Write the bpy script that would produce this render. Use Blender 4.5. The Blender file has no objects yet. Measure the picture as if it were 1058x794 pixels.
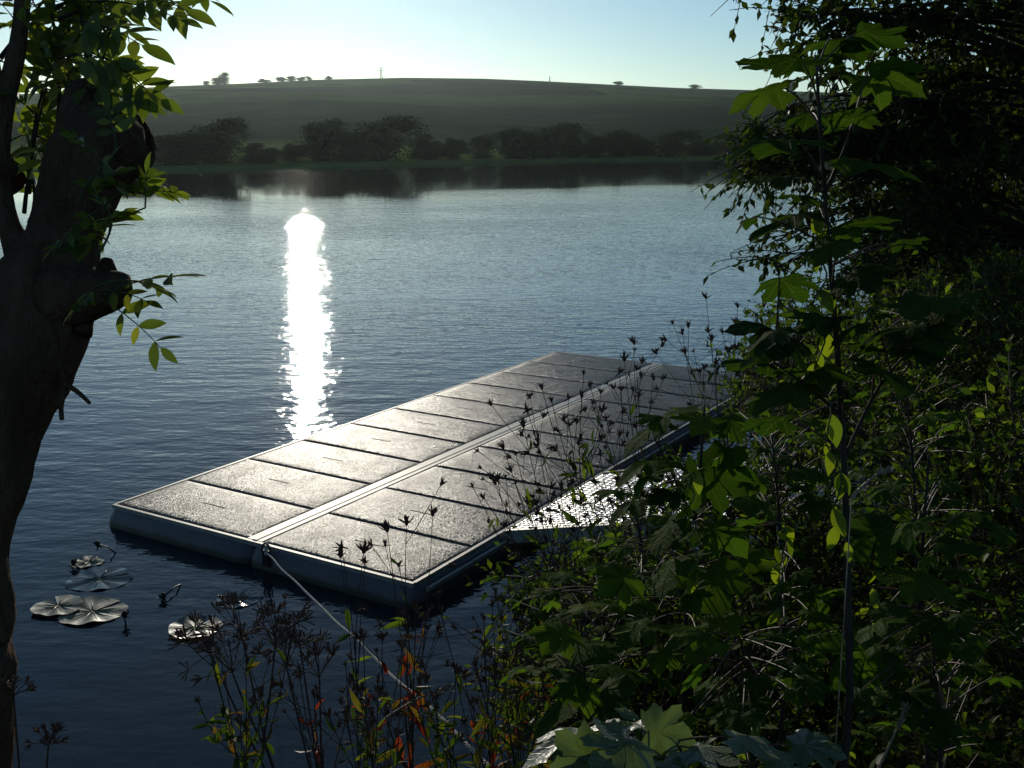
import bpy, math, random
import numpy as np
from mathutils import Vector, noise as mnoise

R = math.radians
rng = np.random.default_rng(7)
random.seed(7)
C = bpy.context.scene.collection

# ------------------------------------------------------------------ camera numbers
CAMH = 3.2
PITCH = R(13.08)
FPX = 1105.0
SP, CP = math.sin(PITCH), math.cos(PITCH)

def ray(x, y):
    u = (x - 529.0) / FPX
    v = (397.0 - y) / FPX
    return np.array([u, CP + v * SP, -SP + v * CP])

def at(x, y, d):                      # point seen at photo pixel, d metres in front of the lens
    return np.array([0, 0, CAMH]) + ray(x, y) * d

def ground_at(x, y, z=0.0):           # point at height z seen at that pixel
    r = ray(x, y)
    return np.array([0, 0, CAMH]) + r * ((z - CAMH) / r[2])

# ------------------------------------------------------------------ mesh helpers
class MB:
    def __init__(self):
        self.v = []; self.f3 = []; self.f4 = []; self.n = 0; self.fn = []; self.lc = []
    def add(self, verts, faces):
        verts = np.asarray(verts, float).reshape(-1, 3)
        for f in faces:
            f = [i + self.n for i in f]
            if len(f) == 3: self.f3.append(np.array([f]))
            elif len(f) == 4: self.f4.append(np.array([f]))
            else: self.fn.append(f)
        self.v.append(verts); self.n += len(verts)
    def addarr(self, verts, t3=None, t4=None):
        verts = np.asarray(verts, float).reshape(-1, 3)
        if t3 is not None and len(t3): self.f3.append(np.asarray(t3) + self.n)
        if t4 is not None and len(t4): self.f4.append(np.asarray(t4) + self.n)
        self.v.append(verts); self.n += len(verts)
    def box(self, lo, hi, T=None):
        x0, y0, z0 = lo; x1, y1, z1 = hi
        v = np.array([[x0,y0,z0],[x1,y0,z0],[x1,y1,z0],[x0,y1,z0],[x0,y0,z1],[x1,y0,z1],[x1,y1,z1],[x0,y1,z1]], float)
        if T is not None: v = T(v)
        self.addarr(v, None, [[0,3,2,1],[4,5,6,7],[0,1,5,4],[1,2,6,5],[2,3,7,6],[3,0,4,7]])
    def tube(self, pts, rad, n=6, cap=True, rough=0.0, seed=0):
        pts = np.asarray(pts, float); m = len(pts)
        rad = np.broadcast_to(np.asarray(rad, float), (m,))
        tan = np.gradient(pts, axis=0)
        tan /= np.linalg.norm(tan, axis=1)[:, None] + 1e-9
        ref = np.array([0, 0, 1.0]) if abs(tan[0][2]) < .9 else np.array([1.0, 0, 0])
        s = np.cross(tan[0], ref); s /= np.linalg.norm(s)
        vs = []
        a = np.arange(n) * 2 * math.pi / n
        for i in range(m):
            s = s - tan[i] * np.dot(s, tan[i]); s /= np.linalg.norm(s) + 1e-9
            t = np.cross(tan[i], s)
            rr = np.full(n, rad[i])
            ring = pts[i] + (np.cos(a)[:, None] * s + np.sin(a)[:, None] * t) * rr[:, None]
            if rough > 0:
                for k in range(n):
                    p = ring[k]
                    q = mnoise.noise(Vector((p[0]*7+seed, p[1]*7, p[2]*5))) + .5*mnoise.noise(Vector((p[0]*19, p[1]*19+seed, p[2]*9))) + .25*mnoise.noise(Vector((p[0]*45, p[1]*45+seed, p[2]*16)))
                    ring[k] = pts[i] + (p - pts[i]) * (1 + rough * q)
            vs.append(ring)
        vs = np.concatenate(vs)
        i, k = np.meshgrid(np.arange(m - 1), np.arange(n), indexing='ij')
        k2 = (k + 1) % n
        q = np.stack([i*n+k, i*n+k2, (i+1)*n+k2, (i+1)*n+k], -1).reshape(-1, 4)
        t3 = []
        if cap:
            vs = np.concatenate([vs, pts[:1], pts[-1:] + tan[-1] * rad[-1] * .35])
            c0, c1 = m*n, m*n+1
            for k in range(n):
                t3.append([c0, (k+1) % n, k]); t3.append([c1, (m-1)*n+k, (m-1)*n+(k+1) % n])
        self.addarr(vs, t3, q)
    def mesh(self, name, smooth=True):
        me = bpy.data.meshes.new(name)
        V = np.concatenate(self.v) if self.v else np.zeros((0, 3))
        f3 = np.concatenate(self.f3) if self.f3 else np.zeros((0, 3), int)
        f4 = np.concatenate(self.f4) if self.f4 else np.zeros((0, 4), int)
        fn = self.fn
        loops = np.concatenate([f3.ravel(), f4.ravel()] + [np.array(f) for f in fn]).astype(np.int32)
        tot = np.concatenate([np.full(len(f3), 3), np.full(len(f4), 4), np.array([len(f) for f in fn], int)]).astype(np.int32)
        st = np.concatenate([[0], np.cumsum(tot)[:-1]]).astype(np.int32)
        me.vertices.add(len(V)); me.vertices.foreach_set('co', V.astype(np.float32).ravel())
        me.loops.add(len(loops)); me.loops.foreach_set('vertex_index', loops)
        me.polygons.add(len(tot)); me.polygons.foreach_set('loop_start', st); me.polygons.foreach_set('loop_total', tot)
        me.polygons.foreach_set('use_smooth', np.full(len(tot), smooth))
        me.update(calc_edges=True)
        if self.lc and sum(len(a) for a in self.lc) == len(V):
            at_ = me.attributes.new('lc', 'FLOAT_VECTOR', 'POINT'); at_.data.foreach_set('vector', np.concatenate(self.lc).astype(np.float32).ravel())
        me.validate()
        return me
    def build(self, name, mat, parent=None, smooth=True):
        if parent is not None and self.v:
            pl = np.array(parent.matrix_world.translation if parent.parent is None else origin_of(parent))
            self.v = [v - pl for v in self.v]
        me = self.mesh(name, smooth)
        o = bpy.data.objects.new(name, me); C.objects.link(o)
        me.materials.append(mat)
        if parent is not None: o.parent = parent
        return o

def origin_of(o):
    p = Vector((0, 0, 0))
    while o is not None:
        p = p + o.location; o = o.parent
    return p

def tag(o, label=None, cat=None, group=None, kind=None):
    if label: o['label'] = label
    if cat: o['category'] = cat
    if group: o['group'] = group
    if kind: o['kind'] = kind
    return o

def thing(name, loc, label, cat, group=None):
    o = bpy.data.objects.new(name, None); C.objects.link(o)
    o.location = [float(a) for a in loc]; o.empty_display_size = .1
    bpy.context.view_layer.update()
    return tag(o, label, cat, group)

def single(mb, name, mat, loc, label, cat, group=None, smooth=True):
    loc = np.array([float(a) for a in loc])
    mb.v = [v - loc for v in mb.v]
    o = mb.build(name, mat, None, smooth); o.location = loc
    return tag(o, label, cat, group)

# ------------------------------------------------------------------ materials
def new_mat(name):
    m = bpy.data.materials.new(name); m.use_nodes = True
    nt = m.node_tree; nt.nodes.clear()
    out = nt.nodes.new('ShaderNodeOutputMaterial')
    return m, nt, out

def N(nt, t, **kw):
    n = nt.nodes.new(t)
    for k, v in kw.items():
        if k.startswith('i_'): n.inputs[k[2:].replace('_', ' ')].default_value = v
        else: setattr(n, k, v)
    return n

def ramp(nt, fac, stops):
    r = N(nt, 'ShaderNodeValToRGB')
    e = r.color_ramp.elements
    while len(e) > 1: e.remove(e[-1])
    e[0].position = stops[0][0]; e[0].color = (*stops[0][1], 1)
    for p, c in stops[1:]:
        x = e.new(p); x.color = (*c, 1)
    nt.links.new(fac, r.inputs['Fac'])
    return r.outputs['Color']

def noise_tex(nt, scale, detail=3, rough=.5, vec=None, mapscale=None, rot=0):
    if mapscale is not None or vec is None:
        tc = N(nt, 'ShaderNodeTexCoord')
        src = tc.outputs['Object'] if vec is None else vec
        mp = N(nt, 'ShaderNodeMapping'); nt.links.new(src, mp.inputs['Vector'])
        if mapscale is not None: mp.inputs['Scale'].default_value = mapscale
        mp.inputs['Rotation'].default_value = (0, 0, rot)
        vec = mp.outputs['Vector']
    n = N(nt, 'ShaderNodeTexNoise'); n.inputs['Scale'].default_value = scale
    n.inputs['Detail'].default_value = detail; n.inputs['Roughness'].default_value = rough
    nt.links.new(vec, n.inputs['Vector'])
    return n.outputs['Fac']

def math_(nt, op, a, b=None):
    m = N(nt, 'ShaderNodeMath', operation=op)
    for i, x in enumerate((a, b)):
        if x is None: continue
        if isinstance(x, (int, float)): m.inputs[i].default_value = x
        else: nt.links.new(x, m.inputs[i])
    return m.outputs[0]

def leaf_mat(name, stops, trans=.5, gloss=.06, rough=.4, tcol=(1.5, 1.6, .5), veins=False):
    m, nt, out = new_mat(name)
    g = N(nt, 'ShaderNodeNewGeometry')
    n = noise_tex(nt, 25, 2)
    fac = math_(nt, 'ADD', math_(nt, 'MULTIPLY', g.outputs['Random Per Island'], .85), math_(nt, 'MULTIPLY', n, .15))
    col = ramp(nt, fac, stops)
    nrm = None
    if veins:
        vm = vein_nodes(nt)
        vx = N(nt, 'ShaderNodeMix', data_type='RGBA'); nt.links.new(math_(nt, 'MULTIPLY', vm, .55), vx.inputs[0]); nt.links.new(col, vx.inputs[6]); vx.inputs[7].default_value = (.11, .14, .05, 1)
        col = vx.outputs[2]
        bb = N(nt, 'ShaderNodeBump'); bb.inputs['Strength'].default_value = .8; bb.inputs['Distance'].default_value = .004; bb.invert = True
        nt.links.new(math_(nt, 'ADD', vm, math_(nt, 'MULTIPLY', noise_tex(nt, 60, 3), .8)), bb.inputs['Height']); nrm = bb.outputs[0]
    d = N(nt, 'ShaderNodeBsdfDiffuse'); nt.links.new(col, d.inputs['Color'])
    if nrm: nt.links.new(nrm, d.inputs['Normal'])
    t = N(nt, 'ShaderNodeBsdfTranslucent')
    mx = N(nt, 'ShaderNodeMix', data_type='RGBA', blend_type='MULTIPLY'); mx.inputs[0].default_value = 1
    nt.links.new(col, mx.inputs[6]); mx.inputs[7].default_value = (*tcol, 1)
    nt.links.new(mx.outputs[2], t.inputs['Color'])
    s = N(nt, 'ShaderNodeMixShader'); s.inputs[0].default_value = trans
    nt.links.new(d.outputs[0], s.inputs[1]); nt.links.new(t.outputs[0], s.inputs[2])
    gl = N(nt, 'ShaderNodeBsdfGlossy'); gl.inputs['Roughness'].default_value = rough
    if nrm: nt.links.new(nrm, gl.inputs['Normal'])
    lw = N(nt, 'ShaderNodeLayerWeight'); lw.inputs['Blend'].default_value = .2
    f = math_(nt, 'ADD', math_(nt, 'MULTIPLY', lw.outputs['Fresnel'], gloss*1.2), gloss * .2)
    s2 = N(nt, 'ShaderNodeMixShader'); nt.links.new(f, s2.inputs[0])
    nt.links.new(s.outputs[0], s2.inputs[1]); nt.links.new(gl.outputs[0], s2.inputs[2])
    nt.links.new(s2.outputs[0], out.inputs['Surface'])
    return m

def vein_nodes(nt):
    at_ = N(nt, 'ShaderNodeAttribute', attribute_name='lc'); sp = N(nt, 'ShaderNodeSeparateXYZ'); nt.links.new(at_.outputs['Vector'], sp.inputs[0])
    X = math_(nt, 'SUBTRACT', sp.outputs['X'], .12); Y = sp.outputs['Y']
    best = None; sec = None
    for a in (0, 48, -48, 100, -100):
        ca, sa = math.cos(R(a)), math.sin(R(a))
        dot = math_(nt, 'ADD', math_(nt, 'MULTIPLY', X, ca), math_(nt, 'MULTIPLY', Y, sa))
        crs = math_(nt, 'ABSOLUTE', math_(nt, 'SUBTRACT', math_(nt, 'MULTIPLY', X, sa), math_(nt, 'MULTIPLY', Y, ca)))
        dd = math_(nt, 'ADD', crs, math_(nt, 'MULTIPLY', math_(nt, 'LESS_THAN', dot, 0.), 9.))
        chev = math_(nt, 'ABSOLUTE', math_(nt, 'SUBTRACT', math_(nt, 'FRACT', math_(nt, 'MULTIPLY', math_(nt, 'SUBTRACT', dot, math_(nt, 'MULTIPLY', crs, .8)), 9.)), .5))
        if best is None: best, sec = dd, chev
        else:
            lt = math_(nt, 'LESS_THAN', dd, best)
            mx = N(nt, 'ShaderNodeMix', data_type='FLOAT'); nt.links.new(lt, mx.inputs[0]); nt.links.new(sec, mx.inputs[2]); nt.links.new(chev, mx.inputs[3]); sec = mx.outputs[0]
            best = math_(nt, 'MINIMUM', best, dd)
    m1 = N(nt, 'ShaderNodeMapRange'); nt.links.new(best, m1.inputs[0]); m1.inputs[1].default_value = .004; m1.inputs[2].default_value = .016; m1.inputs[3].default_value = 1; m1.inputs[4].default_value = 0
    m2 = N(nt, 'ShaderNodeMapRange'); nt.links.new(sec, m2.inputs[0]); m2.inputs[1].default_value = .03; m2.inputs[2].default_value = .10; m2.inputs[3].default_value = .55; m2.inputs[4].default_value = 0
    return math_(nt, 'MAXIMUM', m1.outputs[0], m2.outputs[0])

def solid_mat(name, c1, c2, scale=8, rough=.7, bump=0.0, bscale=40, metallic=0, spec=.4, mapscale=None, bdist=.01, stretch=None):
    m, nt, out = new_mat(name)
    p = N(nt, 'ShaderNodeBsdfPrincipled')
    n = noise_tex(nt, scale, 5, .6, mapscale=mapscale or (1, 1, 1))
    col = ramp(nt, n, [(.3, c1), (.7, c2)])
    nt.links.new(col, p.inputs['Base Color'])
    p.inputs['Roughness'].default_value = rough
    p.inputs['Metallic'].default_value = metallic
    p.inputs['Specular IOR Level'].default_value = spec
    if bump:
        b = N(nt, 'ShaderNodeBump'); b.inputs['Strength'].default_value = bump; b.inputs['Distance'].default_value = bdist
        nt.links.new(noise_tex(nt, bscale, 4, .6, mapscale=mapscale or (1, 1, 1)), b.inputs['Height'])
        nt.links.new(b.outputs[0], p.inputs['Normal'])
    nt.links.new(p.outputs[0], out.inputs['Surface'])
    return m

def water_mat():
    m, nt, out = new_mat('river_water')
    p = N(nt, 'ShaderNodeBsdfPrincipled')
    p.inputs['Base Color'].default_value = (.012, .018, .020, 1)
    p.inputs['Roughness'].default_value = .035
    p.inputs['IOR'].default_value = 1.333
    tc = N(nt, 'ShaderNodeTexCoord')
    def nz(scale, sx, sy, rot, det=2, rough=.5):
        mp = N(nt, 'ShaderNodeMapping'); nt.links.new(tc.outputs['Object'], mp.inputs['Vector'])
        mp.inputs['Scale'].default_value = (sx, sy, 1); mp.inputs['Rotation'].default_value = (0, 0, rot)
        t = N(nt, 'ShaderNodeTexNoise'); t.inputs['Scale'].default_value = scale
        t.inputs['Detail'].default_value = det; t.inputs['Roughness'].default_value = rough
        nt.links.new(mp.outputs[0], t.inputs['Vector']); return t.outputs['Fac']
    # calm towards the bank, livelier in the open river
    sep = N(nt, 'ShaderNodeSeparateXYZ'); nt.links.new(tc.outputs['Object'], sep.inputs[0])
    mr = N(nt, 'ShaderNodeMapRange'); nt.links.new(sep.outputs['Y'], mr.inputs[0])
    mr.inputs[1].default_value = 4.5; mr.inputs[2].default_value = 10.; mr.inputs[3].default_value = .3; mr.inputs[4].default_value = 1.
    a = math_(nt, 'MULTIPLY', nz(4.2, .5, 1., R(8), 3, .55), WAVE[0])
    b = math_(nt, 'MULTIPLY', nz(1.5, .5, 1., R(-14), 2), WAVE[1])
    c = math_(nt, 'MULTIPLY', nz(11., .6, 1., R(20), 2), WAVE[2])
    d = math_(nt, 'MULTIPLY', nz(.3, .6, 1., R(5), 2), WAVE[3])
    h = math_(nt, 'ADD', math_(nt, 'ADD', a, b), math_(nt, 'ADD', c, d))
    patch = nz(.06, 1, 1.6, 0, 3)
    pm = N(nt, 'ShaderNodeMapRange'); nt.links.new(patch, pm.inputs[0])
    pm.inputs[1].default_value = .3; pm.inputs[2].default_value = .7; pm.inputs[3].default_value = .55; pm.inputs[4].default_value = 1.3
    far = math_(nt, 'SUBTRACT', sep.outputs['Y'], math_(nt, 'ADD', math_(nt, 'MULTIPLY', sep.outputs['X'], .5), math_(nt, 'MULTIPLY', nz(.05, .5, 1., 0, 4, .6), 22.)))
    fm = N(nt, 'ShaderNodeMapRange'); nt.links.new(far, fm.inputs[0])
    fm.inputs[1].default_value = 33.; fm.inputs[2].default_value = 57.; fm.inputs[3].default_value = 1.; fm.inputs[4].default_value = .06
    amp = math_(nt, 'MULTIPLY', math_(nt, 'MULTIPLY', mr.outputs[0], pm.outputs[0]), fm.outputs[0])
    bp = N(nt, 'ShaderNodeBump'); bp.inputs['Distance'].default_value = 1.0
    nt.links.new(amp, bp.inputs['Strength'])
    nt.links.new(h, bp.inputs['Height']); nt.links.new(bp.outputs[0], p.inputs['Normal'])
    nt.links.new(p.outputs[0], out.inputs['Surface'])
    return m
WAVE = [.017, .019, .0050, .014]

def ground_mat():
    m, nt, out = new_mat('ground_cover')
    p = N(nt, 'ShaderNodeBsdfPrincipled'); p.inputs['Roughness'].default_value = 1.
    p.inputs['Specular IOR Level'].default_value = 0.
    tc = N(nt, 'ShaderNodeTexCoord')
    sep = N(nt, 'ShaderNodeSeparateXYZ'); nt.links.new(tc.outputs['Object'], sep.inputs[0])
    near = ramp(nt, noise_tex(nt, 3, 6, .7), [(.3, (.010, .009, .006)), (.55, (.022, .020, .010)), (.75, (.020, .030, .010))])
    meadow = ramp(nt, noise_tex(nt, .15, 6, .7), [(.3, (.07, .11, .03)), (.6, (.13, .17, .05)), (.8, (.17, .18, .07))])
    # vineyard plots and rows running along the slope
    plots = N(nt, 'ShaderNodeTexVoronoi'); plots.inputs['Scale'].default_value = 1.0
    mp = N(nt, 'ShaderNodeMapping'); nt.links.new(tc.outputs['Object'], mp.inputs['Vector']); mp.inputs['Scale'].default_value = (.009, .013, .0)
    nt.links.new(mp.outputs[0], plots.inputs['Vector'])
    hs = N(nt, 'ShaderNodeSeparateColor'); nt.links.new(plots.outputs['Color'], hs.inputs[0])
    rows = noise_tex(nt, 1., 4, .75, mapscale=(.02, .12, .5))
    f = math_(nt, 'ADD', math_(nt, 'MULTIPLY', hs.outputs[0], .35), math_(nt, 'MULTIPLY', rows, .65))
    hill = ramp(nt, f, [(.32, (.006, .020, .008)), (.44, (.018, .048, .015)), (.53, (.040, .092, .022)), (.68, (.085, .14, .036))])
    woods = ramp(nt, noise_tex(nt, 1., 5, .7, mapscale=(.035, .05, .05)), [(.3, (.006, .016, .008)), (.5, (.012, .030, .012)), (.7, (.030, .055, .018))])
    hm = N(nt, 'ShaderNodeMix', data_type='RGBA'); hf = N(nt, 'ShaderNodeMapRange')
    nt.links.new(math_(nt, 'ADD', sep.outputs['Z'], math_(nt, 'MULTIPLY', noise_tex(nt, 1., 3, .6, mapscale=(.008, .008, .0)), 14.)), hf.inputs[0])
    hf.inputs[1].default_value = 20.; hf.inputs[2].default_value = 25.
    nt.links.new(hf.outputs[0], hm.inputs[0]); nt.links.new(woods, hm.inputs[6]); nt.links.new(hill, hm.inputs[7]); hill = hm.outputs[2]
    mix1 = N(nt, 'ShaderNodeMix', data_type='RGBA')
    f1 = N(nt, 'ShaderNodeMapRange'); nt.links.new(sep.outputs['Z'], f1.inputs[0]); f1.inputs[1].default_value = .9; f1.inputs[2].default_value = 2.5
    nt.links.new(f1.outputs[0], mix1.inputs[0]); nt.links.new(meadow, mix1.inputs[6]); nt.links.new(hill, mix1.inputs[7])
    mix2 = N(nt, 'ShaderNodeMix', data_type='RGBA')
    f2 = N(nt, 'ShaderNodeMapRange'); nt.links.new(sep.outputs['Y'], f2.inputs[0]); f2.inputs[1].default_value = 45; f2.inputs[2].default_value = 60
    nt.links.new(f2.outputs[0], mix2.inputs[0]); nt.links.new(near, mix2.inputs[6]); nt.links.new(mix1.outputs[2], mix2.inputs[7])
    nt.links.new(mix2.outputs[2], p.inputs['Base Color'])
    b = N(nt, 'ShaderNodeBump'); b.inputs['Strength'].default_value = .5; b.inputs['Distance'].default_value = .04
    nt.links.new(noise_tex(nt, 12, 5, .7), b.inputs['Height']); nt.links.new(b.outputs[0], p.inputs['Normal'])
    nt.links.new(p.outputs[0], out.inputs['Surface'])
    return m

def deck_mat():
    m, nt, out = new_mat('wet_grained_deck')
    p = N(nt, 'ShaderNodeBsdfPrincipled')
    col = ramp(nt, noise_tex(nt, 2.5, 6, .7), [(.3, (.045, .037, .032)), (.5, (.075, .066, .058)), (.72, (.125, .112, .098))])
    nt.links.new(col, p.inputs['Base Color'])
    p.inputs['Specular IOR Level'].default_value = .05
    tc = N(nt, 'ShaderNodeTexCoord')
    vo = N(nt, 'ShaderNodeTexVoronoi'); vo.inputs['Scale'].default_value = 125
    nt.links.new(tc.outputs['Object'], vo.inputs['Vector'])
    hs = N(nt, 'ShaderNodeSeparateColor'); nt.links.new(vo.outputs['Color'], hs.inputs[0])
    rr = N(nt, 'ShaderNodeMapRange'); nt.links.new(noise_tex(nt, 3.5, 4, .6), rr.inputs[0])
    rr.inputs[1].default_value = .3; rr.inputs[2].default_value = .7; rr.inputs[3].default_value = .26; rr.inputs[4].default_value = .42
    nt.links.new(rr.outputs[0], p.inputs['Roughness'])
    b = N(nt, 'ShaderNodeBump'); b.inputs['Strength'].default_value = .8; b.inputs['Distance'].default_value = .003
    nt.links.new(math_(nt, 'ADD', math_(nt, 'SUBTRACT', 1., vo.outputs['Distance']), math_(nt, 'MULTIPLY', noise_tex(nt, 40, 3), .8)), b.inputs['Height'])
    # each moulded grain is tilted its own way
    vs = N(nt, 'ShaderNodeVectorMath', operation='SUBTRACT'); nt.links.new(vo.outputs['Color'], vs.inputs[0]); vs.inputs[1].default_value = (.5, .5, .5)
    vm = N(nt, 'ShaderNodeVectorMath', operation='SCALE'); nt.links.new(vs.outputs[0], vm.inputs[0]); vm.inputs['Scale'].default_value = .36
    va = N(nt, 'ShaderNodeVectorMath', operation='ADD'); nt.links.new(vm.outputs[0], va.inputs[0]); nt.links.new(b.outputs[0], va.inputs[1])
    vn = N(nt, 'ShaderNodeVectorMath', operation='NORMALIZE'); nt.links.new(va.outputs[0], vn.inputs[0])
    nt.links.new(vn.outputs[0], p.inputs['Normal'])
    nt.links.new(p.outputs[0], out.inputs['Surface'])
    return m

def hull_mat():
    m = solid_mat('hull_plastic', (.085, .080, .088), (.125, .118, .122), 2.2, .42, .25, 14)
    nt = m.node_tree; p = [n for n in nt.nodes if n.type == 'BSDF_PRINCIPLED'][0]
    col = p.inputs['Base Color'].links[0].from_socket
    g = N(nt, 'ShaderNodeNewGeometry'); sp = N(nt, 'ShaderNodeSeparateXYZ'); nt.links.new(g.outputs['Position'], sp.inputs[0])
    mr = N(nt, 'ShaderNodeMapRange'); nt.links.new(math_(nt, 'SUBTRACT', sp.outputs['Z'], math_(nt, 'MULTIPLY', noise_tex(nt, 6, 5, .7), .07)), mr.inputs[0])
    mr.inputs[1].default_value = -.005; mr.inputs[2].default_value = .025; mr.inputs[3].default_value = .85; mr.inputs[4].default_value = 0
    mx = N(nt, 'ShaderNodeMix', data_type='RGBA'); nt.links.new(mr.outputs[0], mx.inputs[0]); nt.links.new(col, mx.inputs[6]); mx.inputs[7].default_value = (.03, .032, .015, 1)
    nt.links.new(mx.outputs[2], p.inputs['Base Color'])
    return m

def pad_mat(name, c1, c2, rough=.42, spec=.4):
    return solid_mat(name, c1, c2, scale=14, rough=rough, bump=.3, bscale=18, spec=spec, bdist=.008)

M = {}
M['water'] = water_mat(); M['ground'] = ground_mat(); M['deck'] = deck_mat()
M['hull'] = hull_mat()
M['alu'] = solid_mat('weathered_aluminium', (.30, .29, .24), (.42, .40, .34), 6, .5, .1, 80, metallic=.2, spec=.3)
M['dark'] = solid_mat('dark_rubber', (.012, .012, .013), (.02, .02, .02), 6, .6)
M['steel'] = solid_mat('galvanised_steel', (.45, .46, .46), (.62, .62, .6), 9, .34, .15, 70, metallic=.8)
M['rope'] = solid_mat('pale_rope', (.38, .35, .30), (.62, .58, .50), 9, .9, .6, 200)
M['bark'] = solid_mat('ash_bark', (.05, .030, .020), (.13, .082, .052), 9, 1., 1., 26, mapscale=(1, 1, .35), bdist=.05, spec=.05)
M['bark_dark'] = solid_mat('shrub_bark', (.015, .012, .009), (.04, .03, .022), 9, .9, .4, 40)
M['cutwood'] = solid_mat('weathered_cut_wood', (.05, .04, .03), (.10, .08, .06), 12, .85, .7, 40)
M['redstem'] = solid_mat('reddish_stem', (.05, .022, .015), (.09, .045, .02), 12, .6)
M['drystem'] = solid_mat('dry_brown_stem', (.035, .02, .012), (.07, .042, .026), 20, .8)
M['strawstem'] = solid_mat('pale_straw', (.16, .12, .08), (.28, .22, .15), 20, .7)
M['seed'] = solid_mat('seed_brown', (.06, .026, .016), (.13, .065, .04), 20, .8)
M['greenstem'] = solid_mat('green_stem', (.03, .05, .015), (.06, .08, .02), 20, .6)
M['ashleaf'] = leaf_mat('ash_leaf', [(0, (.05, .075, .016)), (.5, (.10, .14, .024)), (.85, (.17, .20, .03)), (1, (.30, .26, .035))], .66, .12, .4)
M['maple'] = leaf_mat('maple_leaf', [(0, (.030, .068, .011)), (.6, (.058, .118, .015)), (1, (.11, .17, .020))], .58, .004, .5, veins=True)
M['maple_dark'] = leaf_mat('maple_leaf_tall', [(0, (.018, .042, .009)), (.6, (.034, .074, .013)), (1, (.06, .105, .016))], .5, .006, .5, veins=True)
M['maple_painted_sheen'] = leaf_mat('maple_leaf_painted_sheen', [(0, (.09, .13, .06)), (1, (.16, .20, .11))], .40, .09, .42, veins=True)  # glossy, and the pale base colour also paints in the whitish sun sheen
M['yellowleaf'] = leaf_mat('yellow_green_leaf', [(0, (.08, .13, .015)), (1, (.20, .24, .02))], .65, .05, .4)
M['herbleaf'] = leaf_mat('herb_leaf', [(0, (.03, .05, .012)), (.45, (.06, .10, .015)), (.65, (.13, .15, .02)), (.9, (.12, .06, .02)), (1, (.16, .025, .015))], .55, .05, .45)
M['redleaf'] = leaf_mat('autumn_leaf', [(0, (.14, .015, .012)), (.4, (.20, .04, .012)), (.7, (.16, .08, .015)), (1, (.10, .10, .015))], .6, .05, .4, tcol=(1.6, 1.2, .7))
M['bushleaf'] = leaf_mat('bush_leaf', [(0, (0.023, 0.036, 0.012)), (.6, (0.042, 0.070, 0.017)), (.9, (0.072, 0.104, 0.021)), (1, (0.143, 0.117, 0.033))], .42, .05, .45)
M['treeleaf'] = leaf_mat('tree_leaf', [(0, (0.022, 0.037, 0.013)), (.7, (0.043, 0.068, 0.016)), (.95, (0.088, 0.112, 0.022)), (1, (0.150, 0.125, 0.031))], .42, .05, .45)
M['underleaf'] = leaf_mat('undergrowth_leaf', [(0, (0.022, 0.035, 0.011)), (.5, (0.046, 0.081, 0.018)), (.8, (0.081, 0.128, 0.022)), (.93, (0.189, 0.243, 0.032)), (1, (0.203, 0.095, 0.027))], .52, .05, .45)
M['farleaf'] = leaf_mat('far_tree_leaf', [(0, (.008, .020, .009)), (1, (.024, .046, .016))], .3, .005, .6)
M['fargrass'] = leaf_mat('grass_blade', [(0, (.03, .05, .012)), (.8, (.06, .09, .02)), (1, (.16, .14, .06))], .4, .05, .5)
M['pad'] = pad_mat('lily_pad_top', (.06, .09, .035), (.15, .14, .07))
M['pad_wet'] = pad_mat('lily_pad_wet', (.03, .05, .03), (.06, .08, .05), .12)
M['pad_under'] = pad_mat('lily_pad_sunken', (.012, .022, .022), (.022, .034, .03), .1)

# ------------------------------------------------------------------ ground sheet
SX = np.array([-2000, -500, -50, -10, -3, -1, .3, 1.2, 2.0, 3.0, 4.3, 7.5, 13, 30, 100, 500, 4000.])
SY = np.array([-900, -160, -12, 2.3, 3.5, 4.1, 4.8, 5.9, 7.4, 10, 13.6, 22, 36, 60, 110, 240, 900.])
SKX = np.array([-600, -200, 110, 170, 250, 330, 420, 500, 560, 620, 700, 800, 900, 1100, 1700.])
SKY_ = np.array([122, 108, 93, 89.5, 86.5, 82.5, 80.5, 81.5, 84, 87, 91, 94, 97, 104, 122.])
_el, _az = [], []
for x, y in zip(SKX, SKY_):
    r = ray(x, y); _el.append(r[2] / math.hypot(r[0], r[1])); _az.append(math.atan2(r[0], r[1]))
_el = np.array(_el); _az = np.array(_az)
RIDGE = 820.0

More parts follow.
